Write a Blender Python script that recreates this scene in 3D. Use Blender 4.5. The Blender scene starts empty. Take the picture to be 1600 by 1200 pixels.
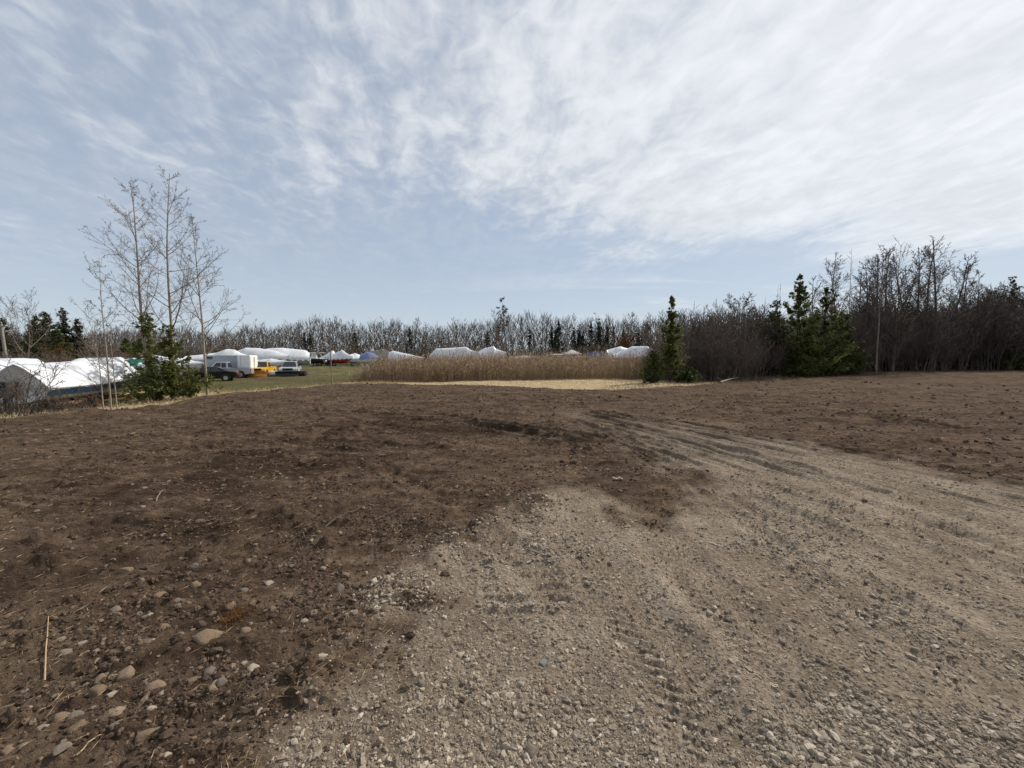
import bpy, bmesh, math, random
import numpy as np
from mathutils import Vector, Matrix

# ------------------------------------------------------------------ camera, sky, sun, exposure
scene = bpy.context.scene
F_PX, HOR = 625.0, 560.0                       # focal length and horizon row of the 1600 x 1200 photograph
PITCH = math.atan((600 - HOR) / F_PX)
CAM_H = 1.6
cam_d = bpy.data.cameras.new('camera')
cam_d.sensor_width = 36.0
cam_d.lens = 36.0 * F_PX / 1600.0
cam_d.clip_start = 0.05
cam_d.clip_end = 3000
cam = bpy.data.objects.new('camera', cam_d)
cam.location = (0, 0, CAM_H)
cam.rotation_euler = (math.pi / 2 - PITCH, 0, 0)
scene.collection.objects.link(cam)
scene.camera = cam

SUN_AZ, SUN_EL = math.radians(52), math.radians(39)     # azimuth clockwise from +Y
SUN_DIR = Vector((math.sin(SUN_AZ) * math.cos(SUN_EL), math.cos(SUN_AZ) * math.cos(SUN_EL), math.sin(SUN_EL)))
sun_d = bpy.data.lights.new('sun', 'SUN')
sun_d.energy = 4.6
sun_d.angle = math.radians(1.2)
sun_d.color = (1.0, 0.92, 0.80)
sun = bpy.data.objects.new('sun', sun_d)
sun.rotation_euler = SUN_DIR.to_track_quat('Z', 'Y').to_euler()
scene.collection.objects.link(sun)

scene.view_settings.view_transform = 'Standard'
scene.view_settings.look = 'None'
scene.view_settings.exposure = 0.0
scene.view_settings.gamma = 1.0
scene.cycles.max_bounces = 5
scene.cycles.diffuse_bounces = 3
scene.cycles.transparent_max_bounces = 6

def N(nt, typ, **kw):
    n = nt.nodes.new(typ)
    for k, v in kw.items():
        setattr(n, k, v)
    return n

class NT:
    """small helper for writing node maths"""
    def __init__(s, nt): s.nt = nt
    def put(s, sock, v):
        if isinstance(v, bpy.types.NodeSocket): s.nt.links.new(v, sock)
        elif v is not None: sock.default_value = v
    def math(s, op, a, b=None, c=None, clamp=False):
        n = N(s.nt, 'ShaderNodeMath', operation=op, use_clamp=clamp)
        s.put(n.inputs[0], a)
        if b is not None: s.put(n.inputs[1], b)
        if c is not None: s.put(n.inputs[2], c)
        return n.outputs[0]
    def smooth(s, v, lo, hi):
        n = N(s.nt, 'ShaderNodeMapRange', interpolation_type='SMOOTHSTEP')
        s.put(n.inputs[0], v); n.inputs[1].default_value = lo; n.inputs[2].default_value = hi
        n.inputs[3].default_value = 0; n.inputs[4].default_value = 1
        return n.outputs[0]
    def lerp(s, v, lo, hi, a, b):
        n = N(s.nt, 'ShaderNodeMapRange')
        s.put(n.inputs[0], v); n.inputs[1].default_value = lo; n.inputs[2].default_value = hi
        n.inputs[3].default_value = a; n.inputs[4].default_value = b
        return n.outputs[0]
    def noise(s, vec, scale, detail=4, rough=0.55, dist=0.0):
        n = N(s.nt, 'ShaderNodeTexNoise')
        if vec is not None: s.put(n.inputs['Vector'], vec)
        n.inputs['Scale'].default_value = scale; n.inputs['Detail'].default_value = detail
        n.inputs['Roughness'].default_value = rough; n.inputs['Distortion'].default_value = dist
        return n.outputs['Fac']
    def mix(s, fac, a, b, blend='MIX'):
        n = N(s.nt, 'ShaderNodeMix', data_type='RGBA', blend_type=blend)
        s.put(n.inputs[0], fac)
        for sock, v in ((n.inputs[6], a), (n.inputs[7], b)):
            if isinstance(v, tuple) and len(v) == 3: v = (*v, 1)
            s.put(sock, v)
        return n.outputs[2]
    def mapping(s, vec, scale=(1, 1, 1), rot=(0, 0, 0), loc=(0, 0, 0)):
        n = N(s.nt, 'ShaderNodeMapping')
        s.put(n.inputs[0], vec)
        n.inputs[1].default_value = loc; n.inputs[2].default_value = rot; n.inputs[3].default_value = scale
        return n.outputs[0]

def build_world():
    w = bpy.data.worlds.new('World'); scene.world = w; w.use_nodes = True
    nt = w.node_tree; nt.nodes.clear(); q = NT(nt)
    out = N(nt, 'ShaderNodeOutputWorld'); bg = N(nt, 'ShaderNodeBackground')
    sky = N(nt, 'ShaderNodeTexSky', sky_type='NISHITA', sun_disc=False)
    sky.sun_elevation = SUN_EL; sky.sun_rotation = SUN_AZ
    sky.air_density = 1.0; sky.dust_density = 0.6; sky.ozone_density = 1.2; sky.altitude = 200
    S = 0.1
    skyc = q.mix(1.0, sky.outputs[0], (S, S, S), 'MULTIPLY')
    tc = N(nt, 'ShaderNodeTexCoord')
    sep = N(nt, 'ShaderNodeSeparateXYZ'); nt.links.new(tc.outputs['Generated'], sep.inputs[0])
    x, y, z = sep.outputs
    zz = q.math('ADD', q.math('MAXIMUM', z, 0.0), 0.12)
    px = q.math('DIVIDE', x, zz); py = q.math('DIVIDE', y, zz)
    comb = N(nt, 'ShaderNodeCombineXYZ'); q.put(comb.inputs[0], px); q.put(comb.inputs[1], py)
    P = comb.outputs[0]
    # glow of thin cloud around the sun
    dot = N(nt, 'ShaderNodeVectorMath', operation='DOT_PRODUCT')
    nt.links.new(tc.outputs['Generated'], dot.inputs[0]); dot.inputs[1].default_value = SUN_DIR
    g = q.math('MAXIMUM', dot.outputs['Value'], 0.0)
    glow = q.math('POWER', g, 2.5)
    # sheet of altocumulus
    big = q.noise(q.mapping(P, loc=(3.1, 1.7, 0)), 0.9, 3, 0.5)
    PR = q.mapping(P, rot=(0, 0, math.radians(-14)))
    rip = q.noise(q.mapping(PR, scale=(1.9, 0.75, 1)), 2.5, 5, 0.58, 0.6)
    puff = q.noise(q.mapping(PR, scale=(1.25, 1.0, 1), loc=(5, 2, 0)), 9.5, 4, 0.55, 0.5)
    tex = q.math('ADD', q.math('MULTIPLY', rip, 0.57), q.math('MULTIPLY', puff, 0.43))
    edge = q.math('ADD', q.math('SUBTRACT', 2.75, py), q.math('MULTIPLY', q.math('SUBTRACT', big, 0.5), 2.2))
    sheet = q.smooth(edge, -0.15, 0.9)
    side = q.smooth(q.math('ADD', px, q.math('MULTIPLY', q.math('SUBTRACT', big, 0.5), 1.2)), -1.9, 1.3)
    cov = q.math('MULTIPLY', sheet, side)
    thr = q.math('SUBTRACT', tex, q.math('SUBTRACT', 0.66, q.math('MULTIPLY', cov, 0.50)))
    m = q.math('MULTIPLY', q.smooth(thr, -0.14, 0.26), q.math('ADD', 0.12, q.math('MULTIPLY', sheet, 0.88)))
    # thin streaks low over the right horizon
    st = q.noise(q.mapping(P, scale=(0.55, 2.0, 1), rot=(0, 0, math.radians(-12)), loc=(0, 9, 0)), 0.75, 5, 0.55, 0.3)
    streak = q.math('MULTIPLY', q.smooth(st, 0.50, 0.66), q.math('MULTIPLY', q.smooth(py, 1.6, 3.0), 0.75))
    streak = q.math('MULTIPLY', streak, q.smooth(px, -1.5, 3.0))
    mask = q.math('MAXIMUM', m, streak)
    # even veil that greys the blue
    hz = q.math('POWER', q.math('SUBTRACT', 1.0, q.math('MAXIMUM', z, 0.0)), 6.0)
    veil = q.mix(q.math('ADD', 0.68, q.math('MULTIPLY', hz, 0.24)), skyc, q.mix(hz, (0.475, 0.55, 0.67), (0.625, 0.72, 0.80)))
    veil = q.mix(q.math('MULTIPLY', q.smooth(tex, .36, .68), q.math('ADD', .12, q.math('MULTIPLY', q.smooth(py, 3.2, 1.2), .28))), veil, (0.64, 0.685, 0.755))
    shade = q.math('ADD', 0.64, q.math('MULTIPLY', q.smooth(tex, 0.35, 0.72), 0.18))
    bright = q.math('ADD', shade, q.math('MULTIPLY', glow, 0.22))
    cb = N(nt, 'ShaderNodeCombineXYZ')
    for i, k in enumerate((0.955, 0.985, 1.03)): q.put(cb.inputs[i], q.math('MULTIPLY', bright, k))
    col = q.mix(q.math('MULTIPLY', mask, 0.85), veil, cb.outputs[0])
    nt.links.new(col, bg.inputs[0]); bg.inputs[1].default_value = 1.0
    nt.links.new(bg.outputs[0], out.inputs[0])
build_world()

# ------------------------------------------------------------------ helpers
COL = scene.collection
rng = np.random.default_rng(7)
RND = random.Random(11)

def ss(v, lo, hi):
    t = np.clip((np.asarray(v, float) - lo) / (hi - lo), 0, 1)
    return t * t * (3 - 2 * t)

_perm = np.random.default_rng(99).permutation(256).astype(np.int64)
_perm = np.concatenate([_perm, _perm])
_ga = np.arange(256) / 256 * 2 * np.pi
_gx, _gy = np.cos(_ga), np.sin(_ga)
def perlin(x, y, seed=0):
    x = np.asarray(x, float) + seed * 17.31; y = np.asarray(y, float) - seed * 9.73
    xi = np.floor(x).astype(np.int64); yi = np.floor(y).astype(np.int64)
    xf = x - xi; yf = y - yi
    u = xf * xf * xf * (xf * (xf * 6 - 15) + 10); v = yf * yf * yf * (yf * (yf * 6 - 15) + 10)
    def gr(ix, iy, dx, dy):
        h = _perm[(_perm[ix & 255] + iy) & 255]
        return _gx[h] * dx + _gy[h] * dy
    a = gr(xi, yi, xf, yf); b = gr(xi + 1, yi, xf - 1, yf)
    c = gr(xi, yi + 1, xf, yf - 1); d = gr(xi + 1, yi + 1, xf - 1, yf - 1)
    return (a + u * (b - a) + v * (c - a + u * (a - b - c + d))) * 1.5
def fbm(x, y, seed=0, oct=4, gain=0.5):
    t = 0; a = 1; f = 1
    for i in range(oct):
        t = t + a * perlin(x * f, y * f, seed + i * 3); a *= gain; f *= 2.03
    return t

# macro terrain: control points (x, y, z)
CTRL = np.array([
 (0,-30,0),(40,-20,0),(-40,-20,0),(0,0,0),(0,5,0),(3,3,0),(-3,3,0),(-8,6,0),(8,6,0),(0,10,0),(-8,10,0),(8,12,0),(0,16,0),(0,20,0),(-8,16,0),
 (-10,20,0),(10,20,0),(20,12,.03),(-12,10,0),(22,20,.08),(25,32,.12),(40,38,.35),(55,42,.4),(75,45,.5),(14,25,0),(-9,24,0),(3,22,0),
 (-30,8,-.3),(-16.5,14.5,-.45),(-21,19,-.72),(-27,20,-.75),(-36,24,-.75),(-18,22.5,-.40),(-14.5,25,-.40),(-30,34,-.68),(-24,44,-.6),(-40,45,-.6),(-24,52,-.56),(-15,50,-.5),
 (-10,33,-.28),(0,33,-.16),(10,33,-.14),(0,42,-.2),(12,42,-.2),(-40,62,-.45),(-30,74,-.4),(-10,80,-.25),(-10,100,0),(20,100,0),(-60,100,-.1),(0,140,.3),(-100,140,.3),(100,140,.6),
 (60,80,.5),(150,60,.6),(-100,60,-.3),(-80,20,-.4),(200,200,1),(-200,200,.5),(0,300,1)], float)
def macro(x, y):
    x = np.asarray(x, float); y = np.asarray(y, float)
    num = np.zeros(x.shape); den = np.zeros(x.shape)
    for cx, cy, cz in CTRL:
        d2 = (x - cx) ** 2 + (y - cy) ** 2
        s = 1.5 + 0.02 * (cx * cx + cy * cy) ** 0.5
        w = 1.0 / (d2 + s * s) ** 2 * (1 + (cx * cx + cy * cy) * 0.02)
        num += w * cz; den += w
    return num / den

cp, sp = math.cos(PITCH), math.sin(PITCH)
def ray(px, py):
    a = (px - 800) / F_PX; b = (600 - py) / F_PX
    return a, cp + b * sp, -sp + b * cp
def at(px, py):
    """pixel of the photograph -> point on the ground"""
    dx, dy, dz = ray(px, py); z = 0.0
    for _ in range(12):
        t = min((CAM_H - z) / max(-dz, 1e-4), 400.0)
        z = 0.5 * z + 0.5 * float(macro(np.array([dx * t]), np.array([dy * t]))[0])
    return Vector((dx * t, dy * t, z))
def col_x(px, Y):                      # world x of image column px at depth Y
    return (px - 800) / F_PX * Y / cp
def row_z(py, Y):                      # world z of image row py at depth Y
    dx, dy, dz = ray(800, py)
    return CAM_H + dz / dy * Y
def gpos(px, Y, sink=0.0):
    x = col_x(px, Y)
    return Vector((x, Y, gz1(x, Y) - sink))

def poly_sdf(x, y, pts):
    d = np.full(x.shape, 1e9); inside = np.zeros(x.shape, bool)
    n = len(pts)
    for i in range(n):
        ax, ay = pts[i]; bx, by = pts[(i + 1) % n]
        ex, ey = bx - ax, by - ay
        t = np.clip(((x - ax) * ex + (y - ay) * ey) / (ex * ex + ey * ey + 1e-12), 0, 1)
        d = np.minimum(d, (x - ax - t * ex) ** 2 + (y - ay - t * ey) ** 2)
        c = ((ay > y) != (by > y)) & (x < (bx - ax) * (y - ay) / (by - ay + 1e-12) + ax)
        inside ^= c
    d = np.sqrt(d)
    return np.where(inside, d, -d)
def flat(px, py):
    dx, dy, dz = ray(px, py); t = CAM_H / -dz
    return dx * t, dy * t

# outline of the graded pad (bare brown soil) and of the gravel spread on it
PAD = [flat(*p) for p in ((-200,668),(0,656),(100,648),(180,633),(320,612),(460,604),(540,601),(640,600),(740,600),(800,604),(880,608),(960,609),(1010,606),(1060,603),(1130,600),(1200,595),(1250,590))] \
      + [(31,37),(38,40.5),(50,42.5),(64,46),(90,50),(90,-40),(-60,-40),(-40,4)]
GRAV = [flat(*p) for p in ((520,1000),(590,925),(650,872),(735,826),(765,796),(850,771),(930,764),(975,772),(1010,796),(1070,790),(1050,752),(1000,722),(960,696),(905,668),(868,648),(900,638),
        (960,641),(1060,655),(1200,680),(1350,706),(1500,735),(1700,768))] + [(16,3.0),(10,-6),(-1.5,-6),(-0.9,1.0)]
# tyre ruts: (pixel polyline, half width m, depth m, lug period m)
RUTS = [
 ([(925,640),(1240,688),(1650,762)], .10, .030, .10), ([(915,641),(1220,692),(1650,780)], .10, .032, .10), ([(908,643),(1200,700),(1650,808)], .11, .034, .10),
 ([(902,645),(1180,712),(1650,850)], .11, .034, .12), ([(898,647),(1165,718),(1650,885)], .10, .034, .12), ([(890,650),(1140,728),(1400,822),(1650,930)], .10, .038, .12),
 ([(885,652),(1120,745),(1350,850),(1650,985)], .11, .034, .09), ([(930,672),(1090,750),(1270,850),(1500,985),(1700,1110)], .09, .020, .10), ([(960,690),(1080,760),(1230,860),(1420,1000),(1600,1140)], .10, .018, .10),
 ([(1300,782),(1480,825),(1650,872)], .07, .03, .2), ([(1015,712),(1095,752)], .07, .04, .2),
 ([(868,772),(905,850),(985,960),(1100,1120),(1190,1290)], .21, .028, .075), ([(975,765),(1040,850),(1140,960),(1300,1110),(1430,1260)], .20, .032, .075),
 ([(700,820),(800,860),(880,930),(900,1000)], .16, .03, .09),
 ([(560,700),(640,760),(745,800)], .12, .035, .11), ([(380,790),(430,850),(480,930),(500,1010),(480,1240)], .20, .035, .10),
 ([(120,800),(180,850),(150,900),(60,980)], .20, .03, .085), ([(250,700),(500,690),(760,705)], .14, .04, .2), ([(250,716),(500,704),(760,720)], .14, .04, .2),
 ([(430,640),(700,650),(960,690)], .16, .04, .2), ([(430,646),(700,657),(950,700)], .16, .04, .2), ([(1100,640),(1350,650),(1650,690)], .15, .05, .2), ([(700,630),(1000,622),(1400,615)], .2, .05, .2),
 ([(60,720),(330,690),(620,668)], .16, .045, .2), ([(60,738),(330,705),(620,678)], .16, .045, .2), ([(1250,700),(1500,760),(1650,800)], .09, .03, .2), ([(1150,622),(1400,632),(1650,650)], .2, .05, .2),
]
RUTS = [(np.array([flat(*p) for p in pl]), w, d, per) for pl, w, d, per in RUTS]
BARS = []                              # cleat prints of a tracked machine
for k in range(5):
    a = flat(752 + 3 * k, 888 + 19 * k); b = flat(866 + 6 * k, 880 + 20 * k)
    BARS.append((np.array(a), np.array(b)))
DAMP = [(flat(310,818), .75, .45), (flat(560,662), 2.2, .8), (flat(690,672), 2.5, .7), (flat(170,640), 1.8, .8), (flat(60,905), .6, .35), (flat(420,730), 1.6, .8), (flat(270,760), 1.2, .6), (flat(1240,700), 1.6, .35)]

_sa = np.array(flat(1600, 850)) - np.array(flat(900, 650)); STRI = _sa / np.hypot(*_sa)
def masks(x, y):
    n1 = fbm(x * .9, y * .9, 3, 4); n2 = fbm(x * 4, y * 4, 5, 3)
    sd = poly_sdf(x, y, PAD)
    pad = ss(sd + .35 * n1 + .12 * n2, -.25, .25)
    sg = poly_sdf(x, y, GRAV)
    fy = np.clip(y / 4, .8, 3.5)
    grav = ss(sg - .08 + .42 * n1 * fy + .34 * n2 * np.sqrt(fy), -.30 * fy - 1.0 * ss(y, 6, 13), .70 * fy + 1.4 * ss(y, 6, 13))
    return sd, pad, sg, grav

def gz(x, y, full=False):
    x = np.asarray(x, float); y = np.asarray(y, float)
    r = np.hypot(x, y)
    sd, pad, sg, grav = masks(x, y)
    z = macro(x, y)
    z = z + .035 * fbm(x * .35, y * .35, 21, 2) * (1 - .6 * grav)
    bank = np.exp(-((sd - .5) / .9) ** 2) * ss(-x, 4, 10)                 # low berm at the left edge of the fill
    z = z + bank * (.10 + .08 * fbm(x * .7, y * .7, 31, 2))
    br = pad * (1 - grav)
    near = 1 / (1 + (r / 22) ** 2)
    rel = ss(fbm(x * .5, y * .5, 141, 3), -.35, .35)
    z = z + br * (.030 * np.clip(fbm(x * 1.1, y * 3.2, 143, 4) - .05, -.1, 1) + .075 * rel * np.clip(fbm(x * 3.2, y * 5.5, 147, 4, .6) - .22, 0, 1))
    ca, sa = STRI
    u = x * ca + y * sa; v = -x * sa + y * ca
    trk = ss(sg, .1, .8) * ss(y * .55 + x, 3.4, 5.0)
    z = z + trk * (.034 * fbm(u * .08, v * 3.4, 151, 3) + .022 * fbm(u * .18, v * 9, 155, 2) * (.4 + .6 * ss(fbm(u * .3, v, 159, 2), -.2, .3)))
    l1 = fbm(x * 1.7, y * 1.7, 41, 3)
    z = z + br * (.020 * l1 + .020 * np.abs(fbm(x * .8 + .6 * l1, y * 2.6, 44, 3)))
    z = z + br * near * (.018 * np.clip(fbm(x * 7, y * 7, 51, 3) - .1, 0, 1) + .007 * fbm(x * 22, y * 22, 54, 2))
    rough = ss(fbm(x * .6, y * .6, 61, 3), -.1, .5)
    z = z + grav * (.006 * fbm(x * 2, y * 2, 71, 3) + near * (.003 + .009 * rough) * np.clip(fbm(x * 14, y * 14, 74, 3) + .2, -.3, 1.2) + near * .0035 * fbm(x * 38, y * 38, 77, 2))
    out = 1 - pad
    z = z + out * (.03 * fbm(x * .9, y * .9, 81, 3) + .02 * fbm(x * 4, y * 4, 84, 2) * near)
    for k, (pl, w, d, per) in enumerate(RUTS):
        bb0 = pl.min(0) - 1.2; bb1 = pl.max(0) + 1.2
        sel = np.where((x > bb0[0]) & (x < bb1[0]) & (y > bb0[1]) & (y < bb1[1]))[0]
        if not len(sel): continue
        X = x[sel]; Y = y[sel]
        X = X + .06 * perlin(Y * .8, X * .8, 90 + k)
        best = np.full(X.shape, 1e9); along = np.zeros(X.shape); sign = np.ones(X.shape); acc = 0
        for i in range(len(pl) - 1):
            e = pl[i + 1] - pl[i]; L = math.hypot(*e)
            t = np.clip(((X - pl[i][0]) * e[0] + (Y - pl[i][1]) * e[1]) / L ** 2, 0, 1)
            dd = np.hypot(X - pl[i][0] - t * e[0], Y - pl[i][1] - t * e[1])
            m = dd < best
            along = np.where(m, acc + t * L, along)
            sign = np.where(m, np.sign((X - pl[i][0]) * e[1] - (Y - pl[i][1]) * e[0]), sign)
            best = np.where(m, dd, best); acc += L
        s = best * sign
        pres = ss(perlin(along * .45, s * 0 + k * 3.3, 7) + .5, -.2, .5) * ss(along, 0, .5) * ss(acc - along, 0, .5)
        ww = w * (1 + .25 * perlin(along * 1.3, s * 0, k))
        prof = (1 + .9 * ss(Y, 5, 10)) * (-.6 * d * np.exp(-(s / ww) ** 4)) + (1 + .9 * ss(Y, 5, 10)) * .62 * d * np.exp(-((np.abs(s) - 1.45 * ww) / (.42 * ww)) ** 2) * (1 + .8 * perlin(along * 4, s * 3, 12 + k))
        lug = .009 * np.sign(np.sin(2 * np.pi * (along + .5 * np.abs(s)) / per)) * np.exp(-(s / ww) ** 4) if per < .15 else 0
        z[sel] = z[sel] + pres * (prof + lug)
    for a, b in BARS:
        e = b - a; L2 = e @ e
        t = np.clip(((x - a[0]) * e[0] + (y - a[1]) * e[1]) / L2, 0, 1)
        dd = np.hypot(x - a[0] - t * e[0], y - a[1] - t * e[1])
        m = dd < .12
        z[m] += (-.011 * np.exp(-(dd[m] / .035) ** 4) + .012 * np.exp(-((dd[m] - .06) / .025) ** 2) * (1 + .8 * perlin(x[m] * 20, y[m] * 20, 5))) * ss(perlin(x[m] * 4, y[m] * 4, 8), -.5, .1)
    # windrow of coarse gravel along the near left edge of the spread
    wr = np.exp(-((sg - .12) / .16) ** 2) * ss(y, 2.2, 2.6) * (1 - ss(y, 4.6, 5.6)) * (1 - ss(x, .2, .8))
    z = z + wr * .035 * (1 + .8 * fbm(x * 6, y * 6, 95, 2))
    if full: return z, pad, grav, sd, sg, wr
    return z
def gz1(x, y):
    f = macro if y > 48 else gz
    return float(f(np.array([x]), np.array([y]))[0])

def mk_mesh(name, v, quads=None, tris=None, smooth=False):
    me = bpy.data.meshes.new(name)
    v = np.asarray(v, np.float32)
    me.vertices.add(len(v)); me.vertices.foreach_set('co', v.ravel())
    nq = 0 if quads is None else len(quads); ntr = 0 if tris is None else len(tris)
    idx = []; start = []; tot = []
    if nq:
        idx.append(np.asarray(quads, np.int32).ravel()); start.append(np.arange(nq) * 4); tot.append(np.full(nq, 4))
    if ntr:
        idx.append(np.asarray(tris, np.int32).ravel()); start.append(nq * 4 + np.arange(ntr) * 3); tot.append(np.full(ntr, 3))
    idx = np.concatenate(idx).astype(np.int32)
    me.loops.add(len(idx)); me.loops.foreach_set('vertex_index', idx)
    me.polygons.add(nq + ntr)
    me.polygons.foreach_set('loop_start', np.concatenate(start).astype(np.int32))
    if smooth: me.polygons.foreach_set('use_smooth', np.ones(nq + ntr, bool))
    me.update(calc_edges=True); me.validate()
    return me

def link(name, me, mat=None, parent=None, loc=None, rotz=None):
    o = bpy.data.objects.new(name, me); COL.objects.link(o)
    if mat is not None and me is not None and len(me.materials) == 0: me.materials.append(mat)
    if parent is not None: o.parent = parent
    if loc is not None: o.location = loc
    if rotz is not None: o.rotation_euler = (0, 0, rotz)
    return o
def tag(o, label=None, cat=None, group=None, kind=None):
    if label: o['label'] = label
    if cat: o['category'] = cat
    if group: o['group'] = group
    if kind: o['kind'] = kind
    return o
def thing(name, label, cat, loc=(0, 0, 0), rotz=0, group=None):
    return tag(link(name, None, loc=loc, rotz=rotz), label, cat, group)

def bm_obj(name, bm, mat, parent=None, smooth=False, bevel=0):
    if bevel:
        bmesh.ops.bevel(bm, geom=bm.edges[:], offset=bevel, segments=2, affect='EDGES', profile=.7, clamp_overlap=True)
    bmesh.ops.recalc_face_normals(bm, faces=bm.faces[:])
    me = bpy.data.meshes.new(name); bm.to_mesh(me); bm.free()
    if smooth:
        for p in me.polygons: p.use_smooth = True
    return link(name, me, mat, parent)
def box(bm, c, s, rot=None):
    m = Matrix.Translation(c) @ (rot.to_4x4() if rot is not None else Matrix.Identity(4)) @ Matrix.Diagonal((*s, 1))
    bmesh.ops.create_cube(bm, size=1, matrix=m)
def bar(bm, a, b, r, seg=6, r2=None):
    a = Vector(a); b = Vector(b); d = b - a
    m = Matrix.Translation((a + b) / 2) @ d.to_track_quat('Z', 'Y').to_matrix().to_4x4()
    bmesh.ops.create_cone(bm, cap_ends=True, segments=seg, radius1=r, radius2=r if r2 is None else r2, depth=d.length, matrix=m)
def prism(bm, pts, y0, y1, inset=None):
    """side outline (x, z) swept from y0 to y1; inset(z) narrows it with height"""
    f = inset or (lambda z: 0.0)
    A = [bm.verts.new((x, y0 + f(z), z)) for x, z in pts]; B = [bm.verts.new((x, y1 - f(z), z)) for x, z in pts]
    bm.faces.new(A[::-1]); bm.faces.new(B)
    n = len(pts)
    for i in range(n): bm.faces.new((A[i], A[(i + 1) % n], B[(i + 1) % n], B[i]))

# ------------------------------------------------------------------ materials
def mat_simple(name, rgb, rough=.6, metal=0.0, var=.12, vscale=6.0, bump=0.0, bscale=30.0, spec=.4, rand=0.0):
    m = bpy.data.materials.new(name); m.use_nodes = True; nt = m.node_tree; q = NT(nt)
    b = nt.nodes['Principled BSDF']
    tc = N(nt, 'ShaderNodeTexCoord')
    n = q.noise(tc.outputs['Object'], vscale, 5, .6)
    k = q.lerp(n, .3, .7, 1 - var, 1 + var)
    if rand:
        oi = N(nt, 'ShaderNodeObjectInfo')
        k = q.math('MULTIPLY', k, q.lerp(oi.outputs['Random'], 0, 1, 1 - rand, 1 + rand))
    c = N(nt, 'ShaderNodeCombineXYZ')
    for i in range(3): q.put(c.inputs[i], k)
    nt.links.new(q.mix(1.0, (*rgb, 1), c.outputs[0], 'MULTIPLY'), b.inputs['Base Color'])
    b.inputs['Roughness'].default_value = rough; b.inputs['Metallic'].default_value = metal
    b.inputs['Specular IOR Level'].default_value = spec
    if bump:
        bp = N(nt, 'ShaderNodeBump'); bp.inputs['Strength'].default_value = bump; bp.inputs['Distance'].default_value = .02
        nt.links.new(q.noise(tc.outputs['Object'], bscale, 5, .6), bp.inputs['Height'])
        nt.links.new(bp.outputs[0], b.inputs['Normal'])
    return m

def mat_leaf(name, a, b_, scale=3.0, transl=.38):
    m = bpy.data.materials.new(name); m.use_nodes = True; nt = m.node_tree; q = NT(nt)
    out = nt.nodes['Material Output']; b = nt.nodes['Principled BSDF']
    geo = N(nt, 'ShaderNodeNewGeometry'); tc = N(nt, 'ShaderNodeTexCoord')
    f = q.math('ADD', q.math('MULTIPLY', geo.outputs['Random Per Island'], .6), q.math('MULTIPLY', q.noise(tc.outputs['Object'], scale, 3), .5))
    c = q.mix(q.smooth(f, .25, .8), a, b_)
    nt.links.new(c, b.inputs['Base Color']); b.inputs['Roughness'].default_value = .65; b.inputs['Specular IOR Level'].default_value = .25
    tr = N(nt, 'ShaderNodeBsdfTranslucent'); nt.links.new(c, tr.inputs[0])
    mx = N(nt, 'ShaderNodeMixShader'); mx.inputs[0].default_value = transl
    nt.links.new(b.outputs[0], mx.inputs[1]); nt.links.new(tr.outputs[0], mx.inputs[2]); nt.links.new(mx.outputs[0], out.inputs[0])
    return m

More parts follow.
